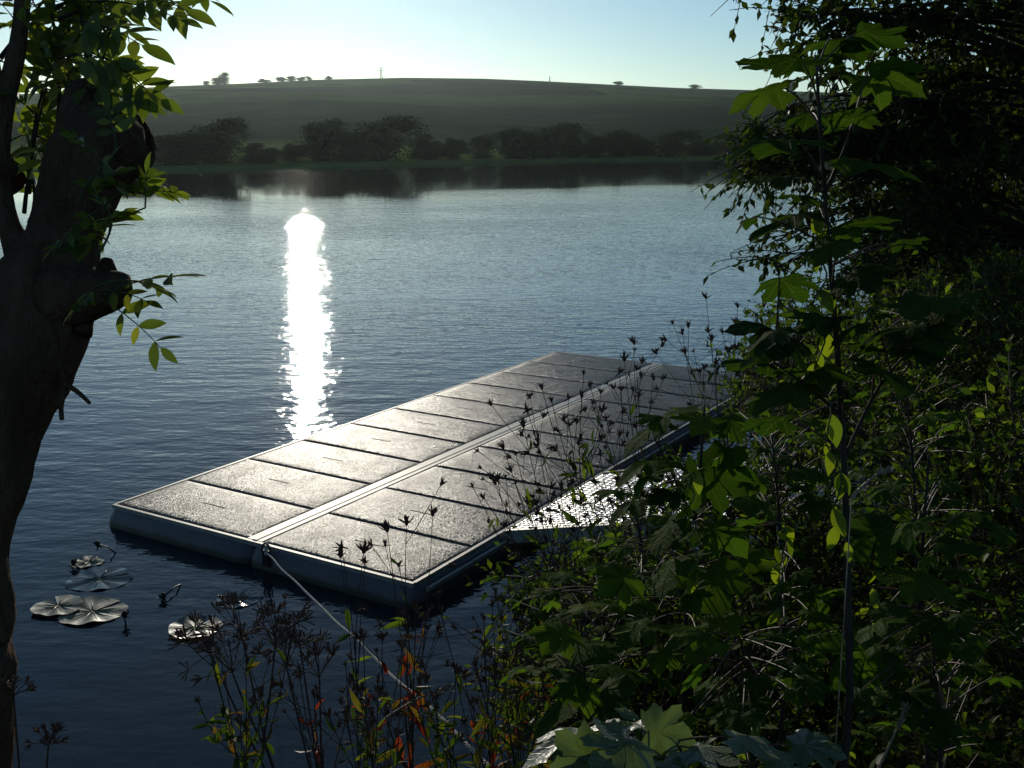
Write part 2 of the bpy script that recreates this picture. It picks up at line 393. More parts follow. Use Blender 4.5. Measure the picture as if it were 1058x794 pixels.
def gh(x, y):
    x = np.asarray(x, float); y = np.asarray(y, float)
    ys = np.interp(x, SX, SY)
    sl = (np.interp(x + .5, SX, SY) - np.interp(x - .5, SX, SY))
    d = (ys - y) / np.sqrt(1 + sl * sl)
    s = np.clip(d / 2.9, 0, 1); s = s * s * (3 - 2 * s)
    znear = np.where(d > 0, .04 + 1.45 * s + .012 * np.clip(d, 0, 60), np.maximum(-1.6, d * .45))
    bump = .05 * np.sin(x * 2.3 + 1.1 * np.sin(y * 1.7)) + .04 * np.sin(y * 3.1 + x)
    znear = znear + np.where((d > 0) & (d < 80), bump * np.clip(d, 0, 1), 0)
    yf = np.interp(x, [-3000, -110, -36, 0, 33, 80, 220, 3000], [-300, 55, 97, 131, 154, 180, 260, 600]) + 1.2 * np.sin(x * .21) + .8 * np.sin(x * .07)
    df = (y - yf) / 1.2
    zfar = np.where(df > 0, .38 * (1 - np.exp(-df / .9)) + .004*np.clip(df, 0, 60), np.maximum(-1.6, df * .5))
    r = np.hypot(x, y); az = np.arctan2(x, y)
    H = (CAMH + RIDGE * np.interp(az, _az, _el)) - .6
    r0 = 215.0
    t = np.clip((r - r0) / (RIDGE - r0), 0, 1)
    prof = .82 * t + .18 * t * t * (3 - 2 * t) 
    und = 1.6 * np.sin(az * 17 + r * .011) * t * (1 - t) * 4
    zfar = zfar + np.where(df > 0, H * prof + und, 0)
    return np.where(df > -6, zfar, np.maximum(znear, -1.6))

def ghz(x, y): return float(gh(x, y))

rr = [0.15]
while rr[-1] < 5200:
    rr.append(rr[-1] * (1.016 if rr[-1] < 220 else 1.03))
rr = np.array(rr)
aa = np.concatenate([np.arange(-60, 60, .5), np.arange(60, 300, 2.)])
A_, Rr = np.meshgrid(np.radians(aa), rr)
gx, gy = Rr * np.sin(A_), Rr * np.cos(A_)
gz = gh(gx, gy)
na, nr = len(aa), len(rr)
i, k = np.meshgrid(np.arange(nr - 1), np.arange(na), indexing='ij'); k2 = (k + 1) % na
q = np.stack([i*na+k, (i+1)*na+k, (i+1)*na+k2, i*na+k2], -1).reshape(-1, 4)
mb = MB(); V = np.stack([gx, gy, gz], -1).reshape(-1, 3)
V = np.concatenate([V, [[0, 0, ghz(0, 0)]]])
mb.addarr(V, [[len(V)-1, k, (k+1) % na] for k in range(na)], q)
g = mb.build('ground', M['ground']); tag(g, kind='structure')

mb = MB()
mb.addarr([[-1500, -300, 0], [1500, -300, 0], [1500, 700, 0], [-1500, 700, 0]], None, [[0, 1, 2, 3]])
w = mb.build('river_water', M['water'], smooth=False); tag(w, kind='structure')

# ------------------------------------------------------------------ floating dock
DZ = .17
A0 = ground_at(113, 522, DZ); B0 = ground_at(428, 605, DZ); C0 = ground_at(575, 363, DZ)
ax = (B0 - A0)[:2]; wid = np.linalg.norm(ax); ax /= wid
_c = (C0 - A0)[:2]; _c = _c / np.linalg.norm(_c); _e = math.atan2(*np.array([-ax[1], ax[0]])[::-1]) - math.atan2(_c[1], _c[0])
print('dock skew deg', math.degrees(_e), 'width', wid)
_r = -_e*.6; ax = np.array([ax[0]*math.cos(_r)-ax[1]*math.sin(_r), ax[0]*math.sin(_r)+ax[1]*math.cos(_r)])
ay = np.array([-ax[1], ax[0]]); length = float(np.dot((C0 - A0)[:2], ay))
def DT(v):                                     # dock-local -> world (x across, y along, z up from the water)
    v = np.asarray(v, float).reshape(-1, 3)
    p = A0[:2] + v[:, :1] * ax + v[:, 1:2] * ay
    return np.concatenate([p, v[:, 2:]], 1)
dock_o = DT([[wid/2, 0, 0]])[0]
dock = thing('floating_dock', dock_o, 'grey floating dock of wet grained deck panels with a pale centre channel', 'dock')

def rounded_bar(mb, x0, x1, y0, y1, z0, z1, bulge=.06):
    # hull outline with rounded plan corners and a bulging side profile
    cor = .10; pl = []
    for cx, cy, s in ((x1-cor, y0+cor, -90), (x1-cor, y1-cor, 0), (x0+cor, y1-cor, 90), (x0+cor, y0+cor, 180)):
        for a in range(0, 91, 15):
            t = R(s + a); pl.append((cx, cy, math.cos(t), math.sin(t)))
    n = len(pl); prof = [(-.10, 0), (-.02, .06), (bulge*.8, .25), (bulge, .5), (bulge*.75, .78), (.012, .95), (0.0, 1.0)]
    vs = []
    for off, h in prof:
        for cx, cy, c, s in pl: vs.append((cx + c*(cor+off), cy + s*(cor+off), z0 + (z1-z0)*h))
    m = len(prof)
    f = [[i*n+k, i*n+(k+1) % n, (i+1)*n+(k+1) % n, (i+1)*n+k] for i in range(m-1) for k in range(n)]
    mb.add(DT(vs), f + [list(range((m-1)*n, m*n)), list(range(n-1, -1, -1))])
mid = wid * .512; ch = .075
mb = MB()
rounded_bar(mb, 0, mid - .012, 0, length, -.20, DZ - .03)
mb.build('hull', M['hull'], dock)
mb = MB(); rounded_bar(mb, mid + .012, wid, 0, length - .02, -.20, DZ - .03)
mb.build('hull', M['hull'], dock)
# pale rail round the deck edge
mb = MB()
def rect(mb, x0, y0, x1, y1, z0, z1): mb.box((x0, y0, z0), (x1, y1, z1), DT)
e = .028
rect(mb, .02, .012, wid-.02, .012+e, DZ-.032, DZ+.004)
rect(mb, .02, length-.04-e, wid-.02, length-.04, DZ-.032, DZ+.004)
rect(mb, .012, .012+e+.001, .012+e, length-.041-e, DZ-.032, DZ+.004)
rect(mb, wid-.012-e, .012+e+.001, wid-.012, length-.041-e, DZ-.032, DZ+.004)
rect(mb, wid+.03, .1, wid+.055, length-.1, DZ-.075, DZ-.045)
mb.build('edge_rail', M['alu'], dock, smooth=False)
# centre channel: two raised strips and a recessed bed
mb = MB()
rect(mb, mid-ch, .045, mid-.024, length-.075, DZ-.03, DZ+.006)
rect(mb, mid+.024, .045, mid+ch, length-.075, DZ-.03, DZ+.006)
rect(mb, mid-.020, .046, mid+.020, length-.076, DZ-.03, DZ+.0095)
mb.build('centre_channel', M['alu'], dock, smooth=False)
mb = MB(); rect(mb, .045, .045, mid-ch-.002, length-.075, DZ-.036, DZ-.016); rect(mb, mid+ch+.002, .045, wid-.045, length-.075, DZ-.036, DZ-.016)
mb.build('deck_bed', M['dark'], dock, smooth=False)
NP = 10; pitch_ = (length - .12) / NP
def deck_panel(x0, x1, y0, y1, first):
    mb = MB(); nx, ny = 24, 14
    top = DZ + .006
    xs = np.linspace(0, 1, nx+1); ys = np.linspace(0, 1, ny+1)
    bev = .03
    def rp(t, L):   # concentrate rows at the rim
        return np.concatenate([[0, .012/L, .035/L], t[1:-1]*.90+.05, [1-.035/L, 1-.012/L, 1]])
    xs = rp(xs, x1-x0); ys = rp(ys, y1-y0)
    X, Y = np.meshgrid(xs, ys)
    dx = np.minimum(X, 1-X)*(x1-x0); dy = np.minimum(Y, 1-Y)*(y1-y0); d = np.minimum(dx, dy)
    Z = top - .010*np.clip(1-d/.035, 0, 1)**2.2 + .010*np.sin(np.pi*X)**.6*np.sin(np.pi*Y)**.6
    Z += .002*rng.standard_normal()*(X-.5) + .003*rng.standard_normal()*(Y-.5)
    V = np.stack([x0+X*(x1-x0), y0+Y*(y1-y0), Z], -1).reshape(-1, 3)
    a, b = len(xs), len(ys)
    jj, ii = np.meshgrid(np.arange(b-1), np.arange(a-1), indexing='ij')
    q = np.stack([jj*a+ii, jj*a+ii+1, (jj+1)*a+ii+1, (jj+1)*a+ii], -1).reshape(-1, 4)
    mb.addarr(DT(V), None, q)
    p = mb.build('deck_panel', M['deck'], dock)
    ms = MB(); cx, cy = (x0+x1)/2 - .02 + rng.uniform(-.03, .03), (y0+y1)/2
    ms.box((cx-.12, cy-.005, top+.009), (cx+.12, cy+.005, top+.0125), DT)
    s = ms.build('hand_slot', M['dark'], p, smooth=False)
for j in range(NP):
    y0 = .05 + j*pitch_; y1 = y0 + pitch_ - .011
    deck_panel(.045, mid-ch-.004, y0, y1, j == 0)
    deck_panel(mid+ch+.004, wid-.045, y0, y1, j == 0)
# mooring ring on its bracket
rx = 1.56*wid/3.05
rp_ = ground_at(281, 566, DZ); rl = np.array([np.dot((rp_-A0)[:2], ax), 0])
ringp = DT([[rl[0], -.055, DZ-.02]])[0]
mb = MB()
mb.box((rl[0]-.035, -.068, DZ-.13), (rl[0]+.035, -.045, DZ+.0), DT)
br = mb.build('ring_bracket', M['dark'], dock, smooth=False)
mb = MB(); t = np.linspace(0, 2*math.pi, 21)
mb.tube(ringp + np.stack([.040*np.cos(t)*ax[0], .040*np.cos(t)*ax[1], .03+.042*np.sin(t)], -1), .0075, 8, cap=False)
mb.build('mooring_ring', M['dark'], br)

# rope
def norm_(v): v = np.asarray(v, float); return v/np.linalg.norm(v)
pe = at(515, 794, 3.0); p0 = ringp + np.array([0, -.01, .0])
direc = (pe - p0)
pts = []
for s in np.linspace(0, 1.42, 90):
    p = p0 + direc * s; p[2] -= .02 * math.sin(min(s, 1.42)/1.42*math.pi)
    p += np.array([math.sin(s*31)*.004, 0, math.sin(s*23)*.005]); pts.append(p)
pts = np.array(pts)
mb = MB()
fine = np.stack([np.interp(np.linspace(0, 89, 2200), np.arange(90), pts[:, k]) for k in range(3)], -1)
tdir = norm_(pe - p0); s1 = norm_(np.cross(tdir, [0, 0, 1.])); s2 = np.cross(s1, tdir); ph = np.linspace(0, 2*math.pi*125, 2200)
for k in range(3):
    a_ = (ph + k*2*math.pi/3)[:, None]
    mb.tube(fine + .0034*(np.cos(a_)*s1 + np.sin(a_)*s2), .0036, 6)
mb.tube([p0 + [0, 0, .05], p0 + [.012, -.012, .02], p0 + [0, -.02, -.01], p0 + [-.01, 0, .02], p0 + [.01, .012, .05]], .008, 7)
single(mb, 'mooring_rope', M['rope'], p0, 'thin pale mooring rope running from the dock ring down to the bottom of the bank', 'rope')

# ------------------------------------------------------------------ perforated gangway
gs = ground_at(533, 553, DZ); gloc = np.dot((gs - A0)[:2], ay)
gw, gl_, rise = 1.72, 3.1, math.tan(R(14))
def GT(v):
    v = np.asarray(v, float).reshape(-1, 3)
    x = wid + .02 + v[:, 0]; z = DZ + .02 + v[:, 0]*rise + v[:, 2]
    return DT(np.stack([x, gloc + v[:, 1], z], -1))
gang = thing('gangway', GT([[0, gw/2, 0]])[0], 'perforated galvanised steel gangway rising from the side of the dock into the weeds', 'gangway')
mb = MB(); px_, py_ = .078, .062
nx, ny = int(gl_/px_), int(gw/py_)
for i in range(nx):
    for j in range(ny):
        x0, y0 = i*px_, j*py_
        # a square cell with an oval hole; raised rim
        o4 = [(x0, y0), (x0+px_, y0), (x0+px_, y0+py_), (x0, y0+py_)]
        cx, cy = x0+px_/2 + (px_*.0 if j % 2 else 0), y0+py_/2
        ring = [(cx+.026*math.cos(t), cy+.016*math.sin(t)) for t in np.radians([225, 270, 315, 0, 45, 90, 135, 180])]
        v = [(a, b, 0) for a, b in o4] + [(a, b, .006) for a, b in ring]
        f = [[0, 1, 6, 5, 4], [1, 2, 8, 7, 6], [2, 3, 10, 9, 8], [3, 0, 4, 11, 10]]
        mb.add(GT(v), f)
mb.build('tread_plate', M['steel'], gang, smooth=False)
mb = MB()
for y in (-.03, gw-.01): mb.box((0, y, -.10), (gl_, y+.04, .008), GT)
for x in np.arange(.3, gl_, .6): mb.box((x, .01, -.07), (x+.04, gw-.01, -.02), GT)
mb.build('side_beam', M['alu'], gang, smooth=False)

# ------------------------------------------------------------------ leaf instancing
def norm(v): return v / (np.linalg.norm(v, axis=-1, keepdims=True) + 1e-9)
T_SMALL = (np.array([[0, 0, 0], [.45, .26, .05], [.45, -.26, .05], [1, 0, -.06], [.5, 0, -.01]]), [[0, 4, 1], [0, 2, 4], [4, 3, 1], [4, 2, 3]], [])
T_LEAF = (np.array([[0,0,0],[.35,0,0],[.72,0,-.03],[1,0,-.12],[.28,.2,.05],[.62,.19,.02],[.28,-.2,.05],[.62,-.19,.02]]),
          [[0,1,4],[0,6,1],[5,2,3],[3,2,7]], [[4,1,2,5],[1,6,7,2]])
def oval_leaf(ws, ts):
    V = [(0, 0, 0)]; n = len(ts)
    for t, w in zip(ts, ws): V += [(t, 0, -.10*t*t), (t, w, .05*min(1, w*5)-.10*t*t), (t, -w, .05*min(1, w*5)-.10*t*t)]
    V.append((1, 0, -.13)); L = len(V)-1
    t3 = [[0, 1, 2], [0, 3, 1], [1+3*(n-1), L, 2+3*(n-1)], [1+3*(n-1), 3+3*(n-1), L]]; t4 = []
    for i in range(n-1):
        a, b = 1+3*i, 1+3*(i+1); t4 += [[a, b, b+1, a+1], [a, a+2, b+2, b]]
    return np.array(V, float), t3, t4
T_OVAL = oval_leaf([.07, .15, .20, .205, .175, .12, .06], [.07, .2, .35, .5, .65, .79, .9])
T_LANCE = (T_LEAF[0]*np.array([1, .55, 1]), T_LEAF[1], T_LEAF[2])
def maple_template():
    # palmate outline with five pointed, toothed lobes; base notch at the petiole
    half = [(-.04,.05),(-.16,.22),(-.20,.38),(-.08,.36),(-.02,.44),(.02,.60),(.12,.56),(.17,.50),(.25,.47),(.30,.38),(.40,.44),(.44,.51),(.56,.53),(.64,.57),(.66,.47),(.73,.42),(.70,.33),(.64,.27),(.62,.21),
            (.70,.22),(.74,.27),(.82,.22),(.90,.20),(.94,.12),(1.05,0)]
    mid_ = [(0,0),(.3,0),(.6,0)]
    pts = [(0.,0.)] + half + [(x,-y) for x, y in half[-2::-1]]
    P = np.array(pts); n = len(P)
    ang = np.arctan2(P[:,1], P[:,0]-.05)
    V3 = []
    c = np.array([.22, 0])
    ridges = np.radians([0, 48, -48, 108, -108])
    for p in P:
        d = p - c; r = np.linalg.norm(d); a = math.atan2(d[1], d[0])
        fold = min(abs((a-rr_+math.pi) % (2*math.pi)-math.pi) for rr_ in ridges)
        V3.append((p[0], p[1], -.20*r*r - .08*r + .16*min(fold, .5)*r))
    # inner ring for curvature
    inner = []
    for p, v in zip(P, V3):
        q_ = c + (p-c)*.5; r = np.linalg.norm(q_-c); a = math.atan2(*(q_-c)[::-1])
        fold = min(abs((a-rr_+math.pi) % (2*math.pi)-math.pi) for rr_ in ridges)
        inner.append((q_[0], q_[1], -.20*r*r - .08*r + .16*min(fold, .5)*r))
    V = np.array(V3 + inner + [(c[0], c[1], 0)])
    t3 = [[2*n, n+k, n+(k+1) % n] for k in range(n)]
    t4 = [[n+k, k, (k+1) % n, n+(k+1) % n] for k in range(n)]
    V = V[:, :] ; V[:, 0] += .0
    return V, t3, t4
T_MAPLES = []
for _k in range(5):
    _V, _a, _b = maple_template(); _V = _V.copy()
    _V[:, 2] *= .7+.25*_k; _V[:, 2] += .05*np.sin(_V[:, 0]*7+_k*2)*np.cos(_V[:, 1]*6+_k)
    _V[:, 0] += .04*np.sin(_V[:, 1]*5+_k*1.7); _V[:, 1] += .04*np.sin(_V[:, 0]*6+_k*2.3)
    T_MAPLES.append((_V, _a, _b))
T_GRASS = (np.array([[0,.012,0],[0,-.012,0],[.4,.010,.0],[.4,-.010,.0],[.75,.006,-.08],[.75,-.006,-.08],[1,0,-.25]]), [[4,5,6]], [[0,1,3,2],[2,3,5,4]])

def inst(mb, T, pos, fwd, up, size, wscale=1.0):
    pos = np.asarray(pos, float).reshape(-1, 3); n = len(pos)
    if n == 0: return
    f = norm(np.broadcast_to(np.asarray(fwd, float), (n, 3)))
    u = np.broadcast_to(np.asarray(up, float), (n, 3))
    r = norm(np.cross(u, f)); u = np.cross(f, r)
    s = np.broadcast_to(np.asarray(size, float), (n,))[:, None, None]
    TV, t3, t4 = T
    ws = np.broadcast_to(np.asarray(wscale, float), (n,))[:, None, None]
    V = pos[:, None] + s*(TV[None, :, 0:1]*f[:, None] + ws*TV[None, :, 1:2]*r[:, None] + TV[None, :, 2:3]*u[:, None])
    m = len(TV); off = (np.arange(n)*m)[:, None, None]
    if m > 40: mb.lc.append(np.tile(TV, (n, 1)))
    mb.addarr(V, (np.array(t3)[None]+off).reshape(-1, 3) if len(t3) else None, (np.array(t4)[None]+off).reshape(-1, 4) if len(t4) else None)

def rdir(n, zb=0.0, zs=1.0):
    v = rng.standard_normal((n, 3)); v[:, 2] = v[:, 2]*zs + zb
    return norm(v)

def bez(a, b, c, n=8):
    t = np.linspace(0, 1, n)[:, None]
    return (1-t)**2*np.asarray(a) + 2*t*(1-t)*np.asarray(b) + t*t*np.asarray(c)

# generic woody plant: stems -> limbs -> twigs, with leaves along each twig
def woody(name, base, centre, radii, label, cat, leafmat, barkmat, ntarget=60, twigs=7, leaves=9, leaf=.06, twig=.35,
          trunk_r=.08, stems=1, group=None, T=T_SMALL, droop=0.2, bottom=-1, fork=.45, shell=.45, crown_name='crown', noisy=.35, seed=None, flat=.7, limb_r=None, extra=()):
    global rng
    if seed is not None: rng = np.random.default_rng(seed)
    base = np.array(base, float); centre = np.array(centre, float); radii = np.array(radii, float)
    base[2] = ghz(base[0], base[1]) - .03 if base[2] is None or np.isnan(base[2]) else base[2]
    t = thing(name, base, label, cat, group)
    mt, ml = MB(), MB()
    d = rdir(ntarget); rad = (shell + (1-shell)*rng.random(ntarget)**.6)
    lump = np.array([1 + noisy*mnoise.noise(Vector((a[0]*1.9+base[0], a[1]*1.9, a[2]*1.9))) for a in d])
    tg = centre + d*radii*rad[:, None]*lump[:, None]
    for ec, er, en in extra: tg = np.concatenate([tg, np.array(ec) + rdir(en)*np.array(er)*rng.random((en, 1))**.5])
    tg = tg[tg[:, 2] > gh(tg[:, 0], tg[:, 1]) + .1]
    ntarget = len(tg)
    forks = []
    for s in range(stems):
        tip = centre + np.array([*(rng.standard_normal(2)*radii[:2]*.35*(stems > 1)), -radii[2]*.2 + radii[2]*.5*rng.random()])
        b = base + np.array([*(rng.standard_normal(2)*trunk_r*2*(stems > 1)), 0])
        midp = (b+tip)/2 + rng.standard_normal(3)*np.linalg.norm(tip-b)*.06
        P = bez(b, midp, tip, 14); mt.tube(P, np.linspace(trunk_r*1.15, trunk_r*.35, 14), 9 if trunk_r > .05 else 6, rough=.12)
        forks.append(P)
    F = np.concatenate([P[int(len(P)*fork):] for P in forks]); 
    allp, allf = [], []
    for q_ in tg:
        dd = np.linalg.norm(F - q_, axis=1) + .9*np.maximum(0, F[:, 2]-q_[2])
        f0 = F[np.argmin(dd + rng.random(len(F))*.25)]
        L = np.linalg.norm(q_-f0)
        c_ = (f0+q_)/2 + np.array([0, 0, .18*L]) + rng.standard_normal(3)*L*.08
        P = bez(f0, c_, q_, 7); mt.tube(P, np.linspace(limb_r or trunk_r*.22, .004, 7), 5, cap=False)
        dr = norm(q_ - P[3])
        for k in range(twigs):
            s = P[rng.integers(3, 7)]
            td = norm(dr*.6 + rng.standard_normal(3)*.75 + np.array([0, 0, .25-droop]))
            TL = twig*(.5+rng.random())
            e_ = s + td*TL + np.array([0, 0, -droop*TL*.6])
            Q = bez(s, s+td*TL*.5, e_, 4); mt.tube(Q, np.linspace(.004, .0015, 4)*(1+trunk_r*4), 3, cap=False)
            n = leaves; u = rng.random(n)[:, None]
            pp = (1-u)**2*s + 2*u*(1-u)*Q[1] + u*u*e_
            ff = norm(td*.7 + rng.standard_normal((n, 3))*.6 + np.array([0, 0, -droop]))
            allp.append(pp); allf.append(ff)
    pp = np.concatenate(allp); ff = np.concatenate(allf)
    up = norm(rng.standard_normal((len(pp), 3))*flat + np.array([-.1, .35, 1.]))
    inst(ml, T, pp, ff, up, leaf*(.55+.8*rng.random(len(pp))))
    mt.build('trunk' if trunk_r > .04 else 'stems', barkmat, t)
    ml.build(crown_name, leafmat, t)
    return t
NAN = float('nan')

# ------------------------------------------------------------------ far trees
def far_tree(label, x, top, w, base_y, dist_add=0, h_extra=0, kind=0):
    # real position: on the far bank strip behind the waterline seen at that pixel
    r = ray(x, 150); az = math.atan2(r[0], r[1])
    # march along azimuth to the far waterline
    rr_ = 60.
    while rr_ < 300 and not (ghz(rr_*math.sin(az), rr_*math.cos(az)) > .2 and rr_ > 50): rr_ += .5
    rr_ += 4 + dist_add
    X, Y = rr_*math.sin(az), rr_*math.cos(az)
    gz_ = ghz(X, Y)
    rt = ray(x, top); ztop = CAMH + rr_*rt[2]/math.hypot(rt[0], rt[1])
    width = w/FPX*rr_
    return X, Y, gz_, ztop-gz_, width

FAR = []
def build_proto(kind):
    global rng
    rng = np.random.default_rng(100+kind)
    mt, ml = MB(), MB()
    mt.tube([[0,0,-.3],[.0,0,.15],[.02,.01,.45],[0,0,.7]], [.05,.035,.022,.008], 7)
    lob = []
    nl = [13, 24, 9, 17, 30][kind]
    asym = rng.uniform(-.16, .16)
    for i in range(nl):
        a = rng.random()*6.28; z = .14 + .74*rng.random()**[.6, .8, .5, 1.1, .8][kind]
        rr_ = (.33*math.sqrt(max(0, 1-((z-.42)/.52)**2)))*(.25+.8*rng.random())
        lob.append((rr_*math.cos(a)+asym*z, rr_*math.sin(a), z, .12+.07*rng.random()))
        mt.tube(bez([0,0,.2],[rr_*.3*math.cos(a),rr_*.3*math.sin(a),z*.8],lob[-1][:3],5), [.014,.01,.008,.005,.002], 4, cap=False)
    for lx, ly, lz, lr in lob:
        n = 330
        d = rdir(n); p = np.array([lx,ly,lz]) + d*lr*(.35+.72*rng.random((n,1)))*np.array([1.1,1.1,.95])
        inst(ml, T_SMALL, p, rdir(n), rdir(n), .022+.028*rng.random(n), 1.5)
    p = np.stack([rng.normal(0,.13,1800), rng.normal(0,.13,1800), .02+.6*rng.random(1800)], -1)
    inst(ml, T_SMALL, p, rdir(1800), rdir(1800), .03+.03*rng.random(1800), 1.4)
    return mt.mesh('far_trunk'), ml.mesh('far_crown')
PROTO = [build_proto(k) for k in range(5)]
def plant_far(kind, name, X, Y, Z, h, w, label, cat='tree', group=None, rz=0):
    t = thing(name, (X, Y, Z-.02*h), label, cat, group)
    for me, nm, mt_ in ((PROTO[kind][0], 'trunk', 'bark_dark'), (PROTO[kind][1], 'crown', 'farleaf')):
        if not me.materials: me.materials.append(M[mt_])
        o = bpy.data.objects.new(nm, me); C.objects.link(o); o.parent = t
    t.scale = (w/.78, w/.78, h/1.0); t.rotation_euler = (0, 0, rz)
    return t
bank_list = [
 (138,140,44,'far bank tree just right of the cut willow stub, half hidden in haze'),
 (180,134,56,'wide low tree on the far bank, first clear of the left trunk'),
 (225,119,52,'tall round tree on the far bank left of the sun glitter'),
 (268,145,42,'low broad shrub tree on the far bank, just left above the glitter'),
 (302,147,22,'small narrow tree on the far bank directly above the sun glitter'),
 (336,121,56,'tall rounded tree on the far bank right of the glitter'),
 (362,134,32,'small tree squeezed between the two tall rounded trees on the far bank'),
 (392,117,66,'tallest and broadest rounded tree of the far bank left half'),
 (440,135,42,'medium tree on the far bank right of the broad rounded one'),
 (468,141,24,'slim small tree on the far bank beside an open lawn'),
 (498,138,32,'round bush-like tree standing alone on the far lawn'),
 (534,130,48,'left crown of the large dark clump in the middle of the far bank'),
 (566,125,56,'highest crown of the large dark clump in the middle of the far bank'),
 (590,133,30,'right crown of the large dark clump in the middle of the far bank'),
 (613,138,30,'small rounded tree right of the lawn gap on the far bank'),
 (638,133,46,'broad dark tree on the far bank right of the lawn gap'),
 (662,139,28,'low tree at the right foot of the broad dark tree on the far bank'),
 (690,133,48,'rounded tree on the far bank behind the second lawn strip'),
 (722,143,40,'low spreading tree on the far bank near the overhanging twigs'),
 (760,138,60,'far bank tree seen behind the left maple leaves'),
 (812,140,60,'far bank tree mostly behind the maple sapling stem'),
]
for i, (x, top, w_, lab) in enumerate(bank_list):
    X, Y, Z, h, wd = far_tree(lab, x, top, w_, 165, dist_add=(i*37 % 11)*.5)
    plant_far(i % 5, 'bank_tree', X, Y, Z, h*.97, wd*1.12, lab, 'tree', 'trees along the far bank', rz=i*1.3)
# second row of hedge-like trees on the foot of the slope
back_list = [(160,151,46),(283,152,26),(455,153,34),(745,150,60)]
bl = ['between the first two bank trees', 'behind the gap beside the glitter', 'behind the slim small tree', 'far right, behind the overhanging twigs']
for i, ((x, top, w_), b_) in enumerate(zip(back_list, bl)):
    X, Y, Z, h, wd = far_tree('', x, top, w_, 165, dist_add=26+(i*13 % 7))
    plant_far((i+2) % 5, 'hedge_tree', X, Y, Z, h, wd, 'low hedge tree at the hill foot ' + b_, 'tree', 'hedge trees at the foot of the hill', rz=i*2.1)
# trees on the skyline
sky_list = [(213,84,7,'tiny bush on the skyline left of the tall skyline clump'),(224,80,12,'lower left crown of the tall skyline clump'),(232,76,12,'highest crown of the tall skyline clump on the left'),
 (273,83,12,'flat low bush on the skyline between the tall clump and the group of small trees'),(291,80,9,'leftmost of the small trees grouped on the skyline'),(301,79,10,'highest of the small trees grouped on the skyline'),(311,80,8,'third of the small trees grouped on the skyline'),
 (320,80,7,'rightmost of the small trees grouped on the skyline'),(340,81,8,'small lone bush on the skyline left of the pylon'),(640,87,9,'small lone bush on the right half of the skyline'),(718,90,12,'low bush on the skyline before the overhanging leaves'),(818,84,8,'small pointed tree on the skyline behind the maple sapling')]
def ridge_pt(x, back=0):
    r = ray(x, 85); az = math.atan2(r[0], r[1]); rr_ = RIDGE - back
    return rr_*math.sin(az), rr_*math.cos(az), rr_
for i, (x, top, w_, lab) in enumerate(sky_list):
    X, Y, rr_ = ridge_pt(x); rt = ray(x, top); zt = CAMH + rr_*rt[2]/math.hypot(rt[0], rt[1]); Z = ghz(X, Y)
    plant_far(i % 5, 'ridge_tree', X, Y, Z, max(2.5, zt-Z)*1.1, w_/FPX*rr_*1.15, lab, 'tree', 'trees on the skyline', rz=i)
# pylon and mast
def pylon(x, top, label, arms, name='pylon', cat='pylon'):
    X, Y, rr_ = ridge_pt(x); rt = ray(x, top); zt = CAMH + rr_*rt[2]/math.hypot(rt[0], rt[1]); Z = ghz(X, Y); h = zt-Z
    t = thing(name, (X, Y, Z), label, cat)
    mb = MB(); b = h*.11
    for sx, sy in ((1,1),(1,-1),(-1,1),(-1,-1)): mb.tube([[X+sx*b, Y+sy*b, Z-.5],[X, Y, Z+h]], [.16,.10], 4)
    for k in range(6):
        z0, z1 = h*k/7, h*(k+1)/7; b0, b1 = b*(1-k/7), b*(1-(k+1)/7)
        mb.tube([[X-b0, Y-b0, Z+z0],[X+b1, Y-b1, Z+z1]], .07, 4); mb.tube([[X+b0, Y-b0, Z+z0],[X-b1, Y-b1, Z+z1]], .07, 4)
    mb.build('lattice_tower', M['dark'], t, smooth=False)
    mb = MB()
    for zf, hw in arms: mb.tube([[X-hw, Y, Z+h*zf],[X, Y, Z+h*zf+.3],[X+hw, Y, Z+h*zf]], .15, 4)
    mb.build('cross_arm', M['dark'], t, smooth=False)
pylon(394, 69, 'thin electricity pylon with cross arms on the middle of the skyline', [(.62, 3.4), (.85, 2.2)])
pylon(568, 79, 'tiny slender mast on the skyline right of the pylon', [(.8, .8)], 'mast', 'mast')

# ------------------------------------------------------------------ lily pads and floating stems
def pad(px, py, wpx, label, mat, curl=.0, notch_dir=0., tilt=0., hratio=1.0, z=.005):
    c = ground_at(px, py, z); dist = np.dot(c-np.array([0,0,CAMH]), [0, CP, -SP]); r0 = wpx/FPX*dist/2
    mb = MB(); n = 40; rings = 7; vs = [c + np.array([0,0,.0])]
    no = .12
    for j in range(1, rings+1):
        for k in range(n):
            a = notch_dir + no + (2*math.pi-2*no)*k/(n-1)
            rr_ = r0*j/rings*(1+.05*math.sin(3*a+px)+.025*math.sin(7*a))
            f = j/rings
            zz = .5*curl*r0*(f**4)*(.6+.6*math.sin(2.2*a+px*.3)) + .02*r0*math.sin(9*a)*f + .02*r0*f*math.sin(4*a)
            zz = max(zz, -.004)
            vs.append(c + np.array([rr_*math.cos(a), rr_*math.sin(a)*hratio, zz]))
    t3 = [[0, 1+k, 2+k] for k in range(n-1)]
    t4 = [[1+(j-1)*n+k, 1+j*n+k, 2+j*n+k, 2+(j-1)*n+k] for j in range(1, rings) for k in range(n-1)]
    mb.addarr(vs, t3, t4)
    # ribs
    for k in range(9):
        a = notch_dir + .5 + k*.66; 
        e_ = c + np.array([r0*.82*math.cos(a), r0*.82*math.sin(a)*hratio, .004 + curl*r0*.4*max(0, .6+.6*math.sin(2.2*a+px*.3))*.55])
        mb.tube([c+[0,0,.002], (c+e_)/2+[0,0,.003], e_], [.004,.003,.001], 4)
    return single(mb, 'lily_pad', mat, c, label, 'lily pad', 'lily pads floating left of the dock')
